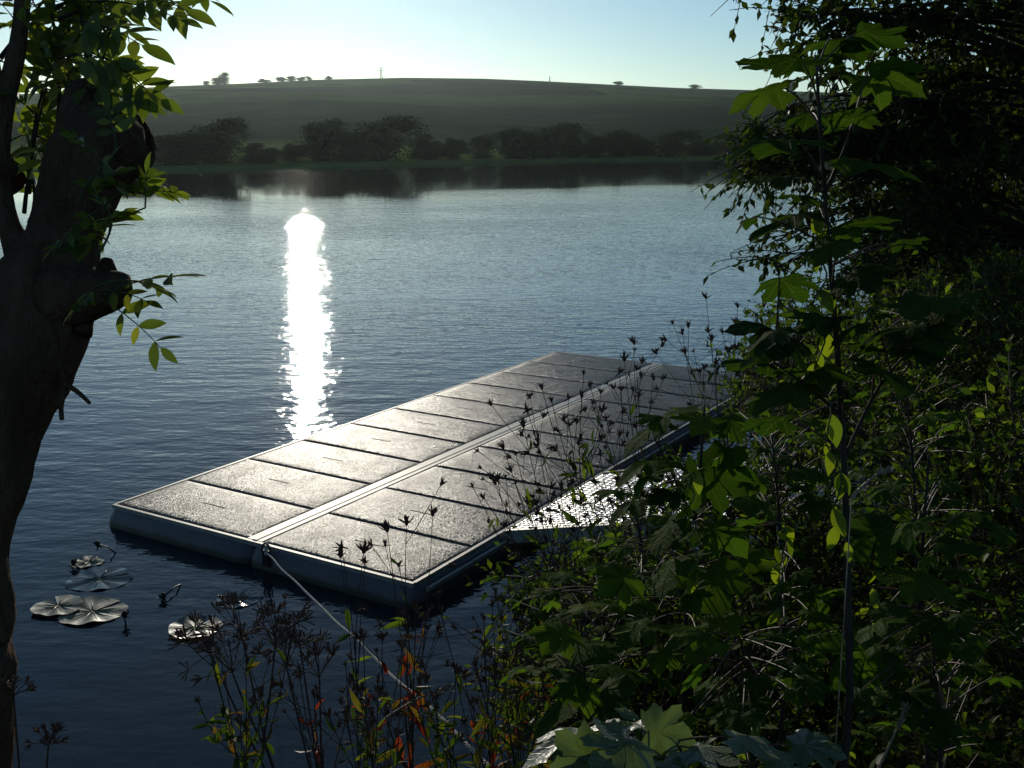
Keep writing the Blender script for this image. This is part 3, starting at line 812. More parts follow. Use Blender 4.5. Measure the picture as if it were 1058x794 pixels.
pad(91, 581, 32, 'small pale lily pad nearest the dock corner, at the back of its group', M['pad'], .10, 1.5)
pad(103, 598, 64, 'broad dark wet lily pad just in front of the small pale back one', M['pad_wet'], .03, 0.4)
pad(60, 626, 50, 'leftmost flat lily pad, overlapping a larger one', M['pad'], .08, 2.2, z=.02)
pad(96, 632, 66, 'largest pale lily pad, right of the leftmost one', M['pad'], .10, .8)
pad(201, 649, 54, 'bright round lily pad with turned-up rim, alone nearest the brown seed umbels', M['pad'], .12, 1.2)
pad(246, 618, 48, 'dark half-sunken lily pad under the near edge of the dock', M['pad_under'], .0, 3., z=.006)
def bud(pts, head, label):
    mb = MB(); mb.tube(pts, .006, 5)
    h = np.array(head); d = rdir(14)
    inst(mb, T_LANCE, np.repeat(h[None], 14, 0), norm(d+[0,0,.4]), rdir(14), .05)
    mb.tube([h+[0,0,-.01], h+[0,0,.02], h+[0,0,.04]], [.012,.022,.008], 7)
    single(mb, 'lily_stalk', M['dark'], pts[0], label, 'water plant stalk', 'dark stalks sticking out of the water')
def wp(x, y, z=0.): return ground_at(x, y, z)
bud([wp(190,603,-.02), wp(182,606,.03), wp(172,614,.03)], wp(169,618,.02), 'dark withered stalk with a bud, lying on the water left of the sunken pad')
bud([wp(131,650,-.03), wp(130,645,.02), wp(129,640,.05)], wp(129,637,.05), 'dark upright bud just right of the largest lily pad')
bud([wp(122,574,-.02), wp(112,566,.06), wp(103,563,.07)], wp(101,564,.06), 'thin bent stalk behind the small pale lily pad')
bud([wp(86,590,-.02), wp(80,586,.02), wp(77,584,.03)], wp(76,583,.03), 'short dark stub at the left rim of the small pale lily pad')

# ------------------------------------------------------------------ pollarded ash at the left
AD = 2.55
def tp(x, y, d=AD): return at(x, y, d)
ash = thing('ash_tree', (-1.55, 2.2, ghz(-1.55, 2.2)), 'old pollarded ash tree with dark knobbly trunk and cut stubs at left', 'tree')
def smooth_path(P, n):
    P = np.asarray(P, float); t = np.arange(len(P)); tt = np.linspace(0, len(P)-1, n); out = []
    for s in tt:
        i = min(int(s), len(P)-2); f = s-i
        p0, p1, p2, p3 = P[max(i-1,0)], P[i], P[i+1], P[min(i+2,len(P)-1)]
        out.append(.5*((2*p1)+(-p0+p2)*f+(2*p0-5*p1+4*p2-p3)*f*f+(-p0+3*p1-3*p2+p3)*f**3))
    return np.array(out)
PXM = AD/FPX
ctrl = [(-1.62,2.15,ghz(-1.55,2.2)-.2,.26)]
for x, y, r_ in ((-62,760,68),(-60,660,64),(-52,560,58),(-30,480,60),(-2,410,58),(26,355,58),(50,300,52),(66,245,38),(80,200,38),(92,165,46),(104,138,44),(112,118,38)):
    p = tp(x, y); ctrl.append((*p, r_*PXM))
ctrl = smooth_path(ctrl, 60)
mt = MB(); mt.tube(ctrl[:, :3], ctrl[:, 3], 40, rough=.16)
def limb(P, n=14, sides=20, rough=.16, seed=3, mbx=mt):
    P = smooth_path([(*tp(x, y, AD+dd), r_*PXM) for x, y, r_, dd in P], n); mbx.tube(P[:, :3], P[:, 3], sides, rough=rough, seed=seed)
limb([(84,175,40,0),(118,150,40,0),(132,140,36,-.02),(140,136,25,-.02)], seed=5)      # blunt right head
limb([(85,170,36,.03),(88,120,26,.05),(90,92,19,.05),(90,84,12,.05)], seed=9)        # cut top
limb([(62,305,40,-.05),(100,303,25,-.08),(120,300,19,-.09),(132,300,15,-.09)], seed=11)  # stub to the right
limb([(52,300,32,.02),(14,245,14,.03),(0,180,11,.05),(5,110,10,.06),(18,50,9,.07),(24,-10,8,.08),(32,-120,7,.1),(44,-260,5,.14),(50,-380,2,.2)], n=34, seed=15)
limb([(2,190,24,.05),(-20,140,16,.08),(-40,60,12,.1),(-60,-60,9,.12),(-84,-220,5,.16),(-90,-330,2,.2)], n=24, seed=19)
limb([(40,372,4,.0),(60,380,3.6,-.05),(66,400,3.2,-.08),(63,420,2.6,-.09),(64,434,2.2,-.09)], n=12, sides=7, rough=.3, seed=2)
limb([(65,396,2.6,-.08),(80,405,2.4,-.08),(93,417,2.,-.08)], n=8, sides=7, rough=.3, seed=4)
# knots and burls
for x, y, r_ in ((112,282,13),(90,338,9),(76,356,7),(50,250,20),(30,330,22),(110,175,16),(72,210,14),(40,405,9)):
    c = tp(x, y, AD-.04); mt.tube([c+[0,0,-r_*PXM], c+[0,-.02,0], c+[0,0,r_*PXM]], [r_*PXM*.5, r_*PXM, r_*PXM*.45], 12, rough=.25, seed=x)
mt.build('trunk', M['bark'], ash)
# shoots with pinnate leaves
def pinnate(ml, ms, p, d, L=.2, leaflet=.075, npair=4, up=(0,0,1)):
    d = norm(np.array(d)); tip = p + d*L + np.array([0,0,-.18*L]); P = bez(p, p+d*L*.5+[0,0,.03*L], tip, 6)
    ms.tube(P, np.linspace(.0022,.0010,6), 4, cap=False)
    side = norm(np.cross(d, np.asarray(up)+rng.standard_normal(3)*.25)); u = np.cross(side, d)
    pp, ff = [], []
    for k in range(npair):
        t = .35 + .55*k/max(1, npair-1)
        b = (1-t)**2*P[0] + 2*t*(1-t)*(p+d*L*.5) + t*t*tip
        for s in (-1, 1):
            pp.append(b); ff.append(norm(d*.55 + s*side*.9 + rng.standard_normal(3)*.12 + [0,0,-.22]))
    pp.append(tip); ff.append(norm(d+[0,0,-.3]))
    sz = leaflet*(.75+.5*rng.random(len(pp)))
    inst(ml, T_OVAL, pp, ff, norm(u+rng.standard_normal((len(pp),3))*.3), sz, .95)
def shoot(start, end, nl, L=.2, leaflet=.075, sag=.0, mbs=None, r0=.006):
    ml, ms = mbs
    s, e_ = np.array(start), np.array(end); P = bez(s, (s+e_)/2+rng.standard_normal(3)*.03+[0,0,sag], e_, 10)
    ms.tube(P, np.linspace(r0,.002,10), 6)
    for k in range(nl):
        t = .25+.75*k/max(1,nl-1); p = P[min(9, int(t*9))]
        ax_ = norm(e_-s); d = norm(rng.standard_normal(3)*.8 + ax_*.6); 
        pinnate(ml, ms, p, d, L*(.7+.5*rng.random()), leaflet, rng.integers(3,5))
rng = np.random.default_rng(21)
ml, ms = MB(), MB()
# upper crown shoots, rising out of the stubs
for (a, b, n) in [((88,95),(100,-40),5),((90,90),(60,-60),5),((95,95),(130,-30),4),((60,150),(66,-40),5),((60,130),(40,-30),5),((20,80),(45,-60),5),((10,120),(-10,0),5),
                  ((30,200),(60,60),5),((25,220),(48,90),5),((5,250),(5,150),3),((22,30),(110,-40),5),((18,20),(150,-25),5),((0,60),(60,-20),5),((-10,120),(20,20),4),((30,230),(22,150),4),((60,20),(175,-30),4),((32,-100),(90,-260),6),((40,-220),(20,-420),7),((44,-260),(120,-400),6),((-60,-60),(-110,-220),6),((-80,-200),(-60,-400),7),((-84,-220),(-160,-330),6),((-40,60),(-120,-40),5)]:
    d0 = rng.uniform(.12,.35)
    shoot(tp(*a, AD+d0*.6), tp(*b, AD+d0), n, .2, .07, mbs=(ml, ms), r0=.006)
# explicit leaves that stand against the sky
for (a, b, sz, npair) in [((80,62),(165,84),.08,5),((70,20),(145,30),.085,4),((90,2),(185,0),.075,4),((95,55),(150,78),.09,4),((60,60),(120,50),.09,4),((120,-10),(190,-5),.08,4),((60,90),(135,88),.08,4)]:
    p, q_ = tp(*a, AD-.03), tp(*b, AD-.08); pinnate(ml, ms, p, q_-p, np.linalg.norm(q_-p), sz, npair, up=(0,-.6,1))
ms.build('shoot', M['bark_dark'], ash); ml.build('crown', M['ashleaf'], ash)
# small sprigs on the trunk
for (a, b, n, L) in [((105,225),(146,200),3,.11),((100,190),(120,150),2,.1),((98,240),(150,215),2,.1),((88,215),(108,170),3,.1),((100,265),(116,225),3,.1),((95,300),(135,290),2,.11)]:
    ml, ms = MB(), MB()
    shoot(tp(*a, AD-.18), tp(*b, AD-.2), n, L, .05, mbs=(ml, ms), r0=.003)
    tw = ms.build('twig', M['greenstem'], ash); ml.build('leaves', M['ashleaf'], tw)
for (a, b, sz, npair) in [((108,305),(180,270),.065,3),((105,310),(165,345),.06,3),((100,300),(150,300),.055,3),((88,215),(108,160),.06,3)]:
    ml, ms = MB(), MB()
    p, q_ = tp(*a, AD-.15), tp(*b, AD-.2); pinnate(ml, ms, p, q_-p, np.linalg.norm(q_-p), sz, npair, up=(0,-.6,1))
    tw = ms.build('twig', M['greenstem'], ash); ml.build('leaves', M['ashleaf'], tw)

# ------------------------------------------------------------------ maple saplings
def maple_leafpt(ml, ms, node, tipc, size, droop=.35, face=None):
    # petiole from node to the blade's base; blade continues outward and droops
    node, c = np.array(node), np.array(tipc)
    d = c - node; L = np.linalg.norm(d); dn = d/(L+1e-9)
    out = norm(np.array([dn[0], dn[1]*.8+.15*rng.standard_normal() , dn[2]*.15 - droop]))
    b = c - out*size*.42
    ms.tube(bez(node, (node+b)/2+[0,0,.02], b, 6), np.linspace(.0026,.0016,6), 5, cap=False)
    up = norm(np.array([-.15,.45*rng.random(),1.]) + rng.standard_normal(3)*.3) if face is None else np.array(face)
    inst(ml, T_MAPLES[rng.integers(0, 5)], [b], [out], [up], size, .9+.25*rng.random())
def sapling(name, stem_px, leaves, depth, label, size=.16, stem_r=.009, dj=.12, mat='maple', forks=(), face=False):
    P = smooth_path([(*(at(x, y, depth+dd)), 0) for x, y, dd in stem_px], 30)[:, :3]
    gb = P[0].copy(); gb[2] = ghz(gb[0], gb[1]) - .05
    P = np.concatenate([[gb], P]) if gb[2] < P[0][2] else P
    t = thing(name, gb, label, 'sapling')
    ms, ml, mst = MB(), MB(), MB()
    mst.tube(P, np.linspace(stem_r, stem_r*.35, len(P)), 8, rough=.08)
    for f in forks:
        Q = smooth_path([(*(at(x, y, depth+dd)), 0) for x, y, dd in f], 12)[:, :3]; mst.tube(Q, np.linspace(stem_r*.5, stem_r*.2, 12), 6); P = np.concatenate([P, Q])
    if not face: leaves = [(x, y, s*.88, dd) for x, y, s, dd in leaves] + [(x+rng.uniform(-38, 38), y+rng.uniform(-22, 30), s*rng.uniform(.45, .65), dd+rng.uniform(-.12, .12)) for x, y, s, dd in leaves if y > 170]
    for (x, y, s, dd) in leaves:
        c = at(x, y, depth+dd)
        lo = P[(P[:, 2] < c[2]+.02)]
        if len(lo) == 0: lo = P
        nd = lo[np.argmin(np.linalg.norm(lo-c-np.array([0,0,-.07]), axis=1))]
        maple_leafpt(ml, ms, nd, c, s*size*.82*(.8+.4*rng.random()), -.05+.33*rng.random(), norm(np.array([.1,-.25,1.])+rng.standard_normal(3)*.35) if face else None)
    mst.build('stem', M['bark_dark'], t); ms.build('petiole', M['redstem'], t); ml.build('foliage', M[mat], t)
    return t
rng = np.random.default_rng(5)
D1 = 2.25
sapling('maple_sapling', [(878,720,.0),(876,600,0),(872,480,0),(864,350,0),(856,250,0),(850,170,0),(844,75,0)],
  [(802,62,1.15,-.05),(786,95,.9,.02),(838,60,.9,.1),(795,143,1.25,-.1),(835,120,.9,.15),(803,182,1.0,.1),(806,228,1.05,-.05),(890,228,1.1,-.08),(814,294,.95,-.02),(802,345,1.3,-.1),
   (872,42,1.2,.1),(905,38,1.1,.1),(918,78,1.1,-.05),(880,118,1.1,-.1),(905,168,1.3,-.05),(878,75,1.0,.12),(887,292,1.2,-.05),(882,335,1.2,-.15),(925,335,1.2,-.08),(845,330,1.1,-.12),
   (985,318,1.0,-.2),(955,345,1.2,-.15),(830,380,1.1,.0),(915,385,1.1,-.1),(805,405,1.2,-.05),(780,372,.9,.1),(935,250,.8,.15),(840,210,.8,.15)], D1,
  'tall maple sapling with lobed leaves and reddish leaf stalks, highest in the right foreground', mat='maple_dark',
  forks=[[(874,470,0),(915,390,-.05),(985,325,-.15)],[(852,200,0),(870,160,-.02),(884,120,-.05)],[(870,430,0),(835,400,0),(800,375,0)]])
rng = np.random.default_rng(6)
sapling('maple_sapling', [(700,794,.1),(705,700,.1),(712,600,.05),(722,500,0),(728,420,0)],
  [(675,438,1.3,-.1),(720,428,1.2,.0),(770,440,1.2,.05),(665,478,1.1,-.1),(700,505,1.25,-.15),(745,492,1.2,-.05),(690,545,1.2,-.15),(745,550,1.2,-.1),(780,515,1.1,.05),(650,520,1.,-.15),
   (640,600,1.1,-.2),(690,590,1.2,-.2),(735,605,1.1,-.2),(660,650,1.2,-.2),(720,660,1.2,-.25),(620,560,.9,-.1),(780,580,1.,0)], 2.75,
  'bushy maple sapling below the far right corner of the dock, left of the tall one', stem_r=.008,
  forks=[[(718,540,0),(690,480,-.05),(670,440,-.1)],[(722,500,0),(755,460,0),(780,440,.05)]])
rng = np.random.default_rng(8)
sapling('maple_sapling', [(600,800,.0),(602,760,0),(604,700,-.0),(600,640,0)],
  [(570,640,.9,.1),(610,625,.9,.1),(560,690,1.,0),(600,668,1.,-.1),(640,690,1.,0),(575,735,1.,-.15),(625,722,1.1,-.15),(650,745,.9,-.1),(545,655,.8,.2)], 2.5,
  'low maple sapling at the water edge in the bottom centre, right of the rope', stem_r=.006)
rng = np.random.default_rng(9)
sapling('maple_sapling', [(655,830,.1),(660,800,.05),(665,775,.0)],
  [(580,765,1.3,-.05),(625,752,1.1,.05),(640,775,1.2,-.1),(668,745,1.,.1),(690,758,1.1,-.02),(735,778,1.3,-.05),(600,790,1.2,-.1),(780,768,1.1,-.05),(700,800,1.2,-.1),(845,770,1.2,0),(810,795,1.,-.05),(655,740,.9,.2)], 2.0,
  'sunlit glossy maple seedling leaves spreading along the bottom edge of the picture', mat='maple_painted_sheen', size=.10, stem_r=.006, face=True)
rng = np.random.default_rng(10)
sapling('maple_sapling', [(960,794,.1),(955,700,.1),(950,620,.05),(955,540,0),(960,470,0)],
  [(905,555,1.1,-.1),(950,600,1.2,-.1),(990,560,1.1,0),(925,640,1.1,-.15),(985,660,1.,-.1),(915,500,1.,.1),(975,500,1.,.1),(1010,610,1.,0),(890,680,1.2,-.2),(940,720,1.1,-.2),(1010,530,1.,.1),(860,610,1.,-.05),(840,660,1.,-.1)], 2.7,
  'dim maple sapling in deep shade at right, below and right of the tall one')
rng = np.random.default_rng(14)
def auto_sapling(x0, x1, y0, y1, n, depth, label, size=.115):
    cx = (x0+x1)/2
    lv = [(rng.uniform(x0, x1), rng.uniform(y0, y1), rng.uniform(.5, 1.1), rng.uniform(-.35, .35)) for _ in range(int(n*1.6))]
    sapling('maple_sapling', [(cx+8, y1+60, .1), (cx+4, (y0+y1)/2+20, .03), (cx-5, y0+20, 0)], lv, depth, label, size=size, stem_r=.006)
auto_sapling(560, 690, 590, 740, 17, 3.0, 'leafy maple seedling between the low sapling and the bushy one')
auto_sapling(755, 850, 430, 640, 18, 3.0, 'maple seedling half hidden between the bushy sapling and the tall stem')
auto_sapling(690, 850, 640, 760, 18, 2.6, 'spreading maple seedling at the foot of the tall sapling')
auto_sapling(880, 1050, 620, 780, 16, 2.6, 'dark maple seedling low in the right corner')
auto_sapling(870, 1010, 380, 560, 14, 3.2, 'maple seedling behind the dim sapling at right, against the brambles')
auto_sapling(620, 700, 500, 620, 12, 3.3, 'maple seedling reaching over the water below the gangway')
# climbing bindweed with upright yellow-green leaves
rng = np.random.default_rng(12)
def climber(pts, depth, label, n=26, s=.06):
    P = smooth_path([(*at(x, y, depth), 0) for x, y in pts], 40)[:, :3]
    P += np.stack([.012*np.cos(np.arange(40)*.9), .012*np.sin(np.arange(40)*.9), np.zeros(40)], -1)
    b = P[0]; t = thing('bindweed', (b[0], b[1], ghz(b[0], b[1])), label, 'climbing plant', 'yellow green climbers')
    mb = MB(); mb.tube(P, .002, 5); mb.build('stem', M['greenstem'], t)
    mb = MB(); idx = rng.integers(0, 40, n); dn = norm(rng.standard_normal((n,3))*np.array([.5,.5,.2])+[0,0,-1.2])
    inst(mb, T_OVAL, P[idx], dn, norm(rng.standard_normal((n,3))*.5+[.2,-1,0]), s*(.6+.6*rng.random(n)), 1.1)
    mb.build('foliage', M['yellowleaf'], t)
climber([(868,560),(862,480),(850,400),(846,320),(850,260),(848,215)], 2.2, 'yellow-green climber hanging on the stem of the tallest maple sapling')
climber([(712,640),(716,580),(712,520),(716,470)], 2.5, 'yellow-green climber on the bushy maple sapling below the dock corner', 12, .06)
climber([(806,640),(804,600),(808,560),(806,540)], 2.5, 'short yellow-green climber in the weeds between the two larger saplings', 9, .055)
climber([(905,700),(900,640),(910,590)], 2.6, 'yellow-green climber right of the tallest sapling, low in the shade', 9, .05)

# ------------------------------------------------------------------ seed-head plants
class Heads:
    def __init__(self, t): self.t = t
def seed_head(hh, p, d, s):
    mh = MB()
    _seed_head(mh, p, d, s); mh.build('seed_head', M['seed'], hh.t)
def _seed_head(mh, p, d, s):
    n = 11; dd = norm(rng.standard_normal((n,3))*.55 + np.asarray(d))
    inst(mh, T_LANCE, np.repeat(p[None], n, 0), dd, rdir(n), s*(.7+.4*rng.random(n)), .8)
    mh.tube([p-d*s*.15, p+d*s*.12, p+d*s*.4], [s*.1, s*.22, s*.1], 6)
def seed_plant(base, tips, label, leafs=6, head=.03, lmat='underleaf', extra=2, sub=4, stem_r=.004, group='bur-marigold plants gone to seed'):
    base = np.array(base); tips = [np.array(t) for t in tips]
    t = thing('seed_plant', base, label, 'plant', group); mst, mh, ml = MB(), Heads(t), MB()
    top = np.mean(tips, axis=0); L = np.linalg.norm(top-base)
    trunk = bez(base, base+np.array([(top-base)[0]*.25,(top-base)[1]*.25,(top-base)[2]*.6]), base+(top-base)*.8, 14)
    mst.tube(trunk, np.linspace(stem_r, stem_r*.6, 14), 6)
    for tp_ in tips:
        k = rng.integers(4, 13); s = trunk[k]; v = tp_-s
        P = bez(s, s+v*.5+np.array([0,0,-.06*L])+rng.standard_normal(3)*.02, tp_, 9); mst.tube(P, np.linspace(stem_r*.6,.0014,9), 5, cap=False)
        seed_head(mh, P[-1], norm(P[-1]-P[-2]), head*(.8+.5*rng.random()))
        for _ in range(sub):
            q_ = P[rng.integers(3, 8)]; d = norm(norm(v)*.7+rng.standard_normal(3)*.55+[0,0,.2]); l = L*rng.uniform(.06,.18)
            Q = bez(q_, q_+d*l*.5, q_+d*l+[0,0,.02], 4); mst.tube(Q, .0013, 4, cap=False); seed_head(mh, Q[-1], norm(Q[-1]-Q[-2]), head*(.6+.5*rng.random()))
        n = leafs; idx = rng.integers(0, 8, n)
        inst(ml, T_LANCE, P[idx], norm(norm(v)*.5+rng.standard_normal((n,3))*.8), rdir(n, 1), head*2*(.6+.9*rng.random(n)))
    mst.build('stem', M['drystem'], t); ml.build('foliage', M[lmat], t)
def gp(x, y, d):   # plant base straight below that sight point
    p = at(x, y, d); return np.array([p[0], p[1], ghz(p[0], p[1])-.02])
rng = np.random.default_rng(31)
T_ = lambda L, d: [at(x, y, d+rng.uniform(-.15,.15)) for x, y in L]
seed_plant(gp(424,700,4.1), T_([(400,548),(420,541),(447,532),(412,585)],4.1), 'slender seed-head plant with two pointed leaves, standing out against the nearest deck panels', 2, .04, sub=1)
seed_plant(gp(366,690,4.0), T_([(353,566),(376,570),(377,582),(352,575)],4.0), 'short seed-head plant left of the slender one, in front of the dock rim', 2, .04, sub=0)
seed_plant(gp(640,560,4.9), T_([(500,515),(505,540),(520,463),(528,487),(541,441),(512,500),(556,455),(533,470)],4.9), 'wide seed-head plant leaning left across the middle deck panels', 4, .04)
seed_plant(gp(655,540,5.1), T_([(560,402),(570,415),(601,410),(588,440),(622,425),(545,425)],5.1), 'seed-head plant leaning over the right deck row above the gangway', 5, .04)
seed_plant(gp(690,520,5.3), T_([(640,385),(655,355),(645,372),(675,392),(610,400),(660,410)],5.3), 'seed-head plant whose tips reach the far end of the centre channel', 5, .04)
seed_plant(gp(770,470,5.6), T_([(705,345),(708,365),(735,352),(760,335),(740,375),(780,360),(760,345)],5.6), 'tallest seed-head plant, beyond the far right corner of the dock', 4, .042, sub=5)
seed_plant(gp(700,520,4.6), T_([(600,455),(620,470),(590,480),(640,450)],4.6), 'leafier seed-head plant over the gangway end of the right deck row', 7, .04)
seed_plant(gp(620,600,4.2), T_([(545,520),(560,540),(580,505),(600,520),(565,560)],4.2), 'dark seed-head plant in front of the gangway foot', 6, .035)
seed_plant(gp(790,460,4.6), T_([(790,345),(808,365),(770,380),(820,350)],4.6), 'seed-head plant just left of the tallest maple sapling', 6, .035)
# red and orange leaved herb near the rope
seed_plant(gp(430,790,3.2), T_([(430,630),(420,650),(375,712),(440,640),(395,660)],3.2), 'withering herb with red and orange leaves beside the rope', 8, .034, 'redleaf', stem_r=.005, group='reddening herbs by the rope')
seed_plant(gp(510,790,3.0), T_([(512,690),(480,700),(540,700),(500,640)],3.0), 'short withering herb with red leaves right of the rope', 6, .03, 'redleaf', group='reddening herbs by the rope')
seed_plant(gp(330,830,2.9), T_([(365,712),(325,720),(310,700)],2.9), 'withering herb with a few red leaves among the brown umbels', 5, .025, 'redleaf', group='reddening herbs by the rope')
seed_plant(gp(420,830,2.8), T_([(385,750),(340,740),(410,760),(360,735)],2.8), 'green and brown herb in the bottom centre, in front of the rope', 7, .025, 'underleaf', group='reddening herbs by the rope')
for x, y, d, lab in [(470,800,2.7,'leafy herb at the bottom edge right under the rope'),(545,800,2.9,'leafy herb at the bottom edge between rope and low sapling'),(380,810,2.6,'leafy herb at the bottom edge, nearest the lens, left of the rope end'),(505,760,3.3,'taller leafy herb right of the rope, below the pale feathery stalk'),(560,740,3.5,'leafy herb at the water line left of the low sapling'),(250,810,2.7,'leftmost thin herb at the bottom edge')]:
    seed_plant(gp(x,y,d), [at(x+rng.uniform(-50,50), y-rng.uniform(60,150), d+rng.uniform(-.1,.1)) for _ in range(7)], lab, 13, .026, 'herbleaf', sub=2, stem_r=.003, group='small leafy herbs at the bottom edge')

def umbel_plant(base, heads, depth, label, r=.05):
    base = np.array(base); t = thing('umbel_plant', base, label, 'plant', 'dried umbel plants'); mst, mh = MB(), MB()
    hp = [at(x, y, depth+rng.uniform(-.08,.08)) for x, y in heads]; top = np.mean(hp, axis=0)
    trunk = bez(base, base+(top-base)*.5+[.02,0,.03], base+(top-base)*.75, 12); mst.tube(trunk, np.linspace(.006,.004,12), 6)
    for h in hp:
        mh = MB()
        s = trunk[rng.integers(5, 12)]; P = bez(s, (s+h)/2+[0,0,-.03], h, 8); mst.tube(P, np.linspace(.0035,.0022,8), 5, cap=False)
        ax_ = norm(P[-1]-P[-3])
        for k in range(11):
            d = norm(ax_*.75+rng.standard_normal(3)*.5); e_ = h+d*r*(.8+.5*rng.random())
            mst.tube([h, (h+e_)/2+[0,0,.004], e_], .0012, 4, cap=False)
            for _ in range(7):
                d2 = norm(d+rng.standard_normal(3)*.55); f_ = e_+d2*r*.38
                mh.tube([e_, f_, f_+d2*.008], [.0007,.0022,.0006], 4, cap=False)
        mh.build('seed_umbel', M['seed'], t)
    mst.build('stem', M['drystem'], t)
rng = np.random.default_rng(41)
umbel_plant(gp(330,800,2.8), [(218,676),(250,658),(285,660),(240,695)], 2.75, 'dried brown umbel plant with clustered seed heads leaning over the water', .075)
umbel_plant(gp(345,800,3.0), [(310,668),(296,690),(330,700)], 2.95, 'second dried umbel plant, just right of the leaning one', .07)
umbel_plant(gp(-5,840,2.6), [(14,720),(50,770)], 2.55, 'small dried umbel plant at the foot of the ash trunk', .035)

# pale dry grass stalks
def stalk(a, b, d0, d1, label):
    p, q_ = at(*a, d0), at(*b, d1); mb = MB(); P = bez(p, (p+q_)/2+[.01,0,.03], q_, 14); mb.tube(P, np.linspace(.0035,.0015,14), 5)
    inst(mb, T_LANCE, P[8:][rng.integers(0,6,30)], norm(norm(q_-p)+rng.standard_normal((30,3))*.3), rdir(30), .025)
    g0 = p.copy(); g0[2] = ghz(p[0], p[1])-.03; mb.tube([g0, (g0+p)/2+[.01,.01,0], p], .0012, 5)
    single(mb, 'dry_stalk', M['strawstem'], g0, label, 'grass stalk', 'pale dry grass stalks')
stalk((492,675),(548,592),3.3,3.4,'pale feathery dry stalk leaning right below the nearest dock corner')
stalk((395,745),(462,712),2.7,2.8,'pale dry stalk lying low across the rope')
stalk((880,515),(915,488),2.1,2.2,'pale broken stalk beside the tallest sapling stem')
stalk((905,800),(935,735),2.4,2.4,'dry stalk in the shade at the bottom right')

# ------------------------------------------------------------------ trees and bushes on the right bank
woody('alder_tree', (4.3, 8.4, NAN), (4.2, 8.2, 4.5), (2.35, 2.2, 1.9), 'dark tree at right whose leafy twigs overhang the river and the sky', 'tree', M['treeleaf'], M['bark_dark'],
      ntarget=230, twigs=9, leaves=11, leaf=.075, twig=.38, trunk_r=.13, droop=.35, seed=51, group=None, limb_r=.018, extra=[(at(825,145,8.3), (.55,.5,.30), 34), (at(790,170,8.2), (.25,.3,.16), 12), (at(860,250,8.0), (.5,.5,.45), 26), (at(845,30,7.6), (.35,.4,.3), 16)])
woody('overhanging_tree', (2.9, 4.3, NAN), (3.05, 4.6, 4.6), (1.45, 1.2, 1.2), 'nearer dark tree filling the upper right corner with small leaves', 'tree', M['treeleaf'], M['bark_dark'],
      ntarget=240, twigs=8, leaves=10, leaf=.05, twig=.26, trunk_r=.07, droop=.3, seed=52, limb_r=.009)
woody('willow_bush', (5.6, 12.3, NAN), (5.7, 12.6, 2.6), (2.0, 2.0, 2.1), 'dense dark bush behind the far right corner of the dock', 'bush', M['bushleaf'], M['bark_dark'],
      ntarget=170, twigs=9, leaves=12, leaf=.085, twig=.45, trunk_r=.05, stems=4, droop=.1, seed=53, fork=.2, crown_name='foliage')
woody('willow_bush', (8.2, 16.5, NAN), (8.2, 16.8, 3.4), (2.8, 2.6, 3.0), 'tall dark bush farthest along the right bank', 'bush', M['bushleaf'], M['bark_dark'],
      ntarget=170, twigs=9, leaves=12, leaf=.11, twig=.55, trunk_r=.06, stems=4, droop=.1, seed=54, fork=.2, crown_name='foliage')
woody('willow_bush', (3.9, 7.3, NAN), (3.9, 7.5, 2.5), (1.4, 1.4, 1.3), 'dark bush in the middle right, under the overhanging tree', 'bush', M['bushleaf'], M['bark_dark'],
      ntarget=190, twigs=9, leaves=12, leaf=.055, twig=.30, trunk_r=.03, stems=5, droop=.15, seed=55, fork=.15, crown_name='foliage')
woody('bramble_bush', (2.55, 5.0, NAN), (2.6, 5.3, 1.75), (1.15, 1.5, .85), 'low bramble thicket in deep shade right of the tall sapling', 'bush', M['underleaf'], M['redstem'],
      ntarget=190, twigs=8, leaves=10, leaf=.05, twig=.24, trunk_r=.012, stems=6, droop=.1, seed=56, fork=.1, crown_name='foliage')
woody('bramble_bush', (2.9, 8.2, NAN), (2.7, 8.6, 1.1), (1.0, 2.0, .8), 'sprawling bramble thicket at the bank end of the gangway', 'bush', M['underleaf'], M['redstem'],
      ntarget=220, twigs=8, leaves=11, leaf=.055, twig=.3, trunk_r=.012, stems=6, droop=.1, seed=57, fork=.1, crown_name='foliage')
woody('bramble_bush', (2.2, 3.5, NAN), (2.1, 3.5, 1.75), (.8, .9, .75), 'shaded bramble thicket in the bottom right corner', 'bush', M['underleaf'], M['redstem'],
      ntarget=170, twigs=8, leaves=9, leaf=.045, twig=.2, trunk_r=.01, stems=6, droop=.1, seed=58, fork=.1, crown_name='foliage')
woody('bramble_bush', (1.25, 4.4, NAN), (1.1, 4.5, 1.15), (.75, .9, .75), 'mixed leafy thicket in front of the gangway, behind the bushy sapling', 'bush', M['underleaf'], M['redstem'],
      ntarget=170, twigs=7, leaves=9, leaf=.045, twig=.22, trunk_r=.01, stems=6, droop=.1, seed=59, fork=.1, crown_name='foliage')

woody('bramble_bush', (1.3, 5.9, NAN), (.75, 6.1, .28), (.72, .65, .36), 'dark leafy thicket hanging over the water in front of the gangway', 'bush', M['underleaf'], M['redstem'],
      ntarget=190, twigs=8, leaves=10, leaf=.05, twig=.24, trunk_r=.012, stems=6, droop=.15, seed=61, fork=.1, crown_name='foliage')
woody('bramble_bush', (.75, 4.75, NAN), (.35, 4.9, .65), (.5, .55, .6), 'loose thicket of thin stems at the water edge below the dock corner', 'bush', M['underleaf'], M['redstem'],
      ntarget=70, twigs=6, leaves=8, leaf=.05, twig=.22, trunk_r=.01, stems=5, droop=.1, seed=62, fork=.1, crown_name='foliage')

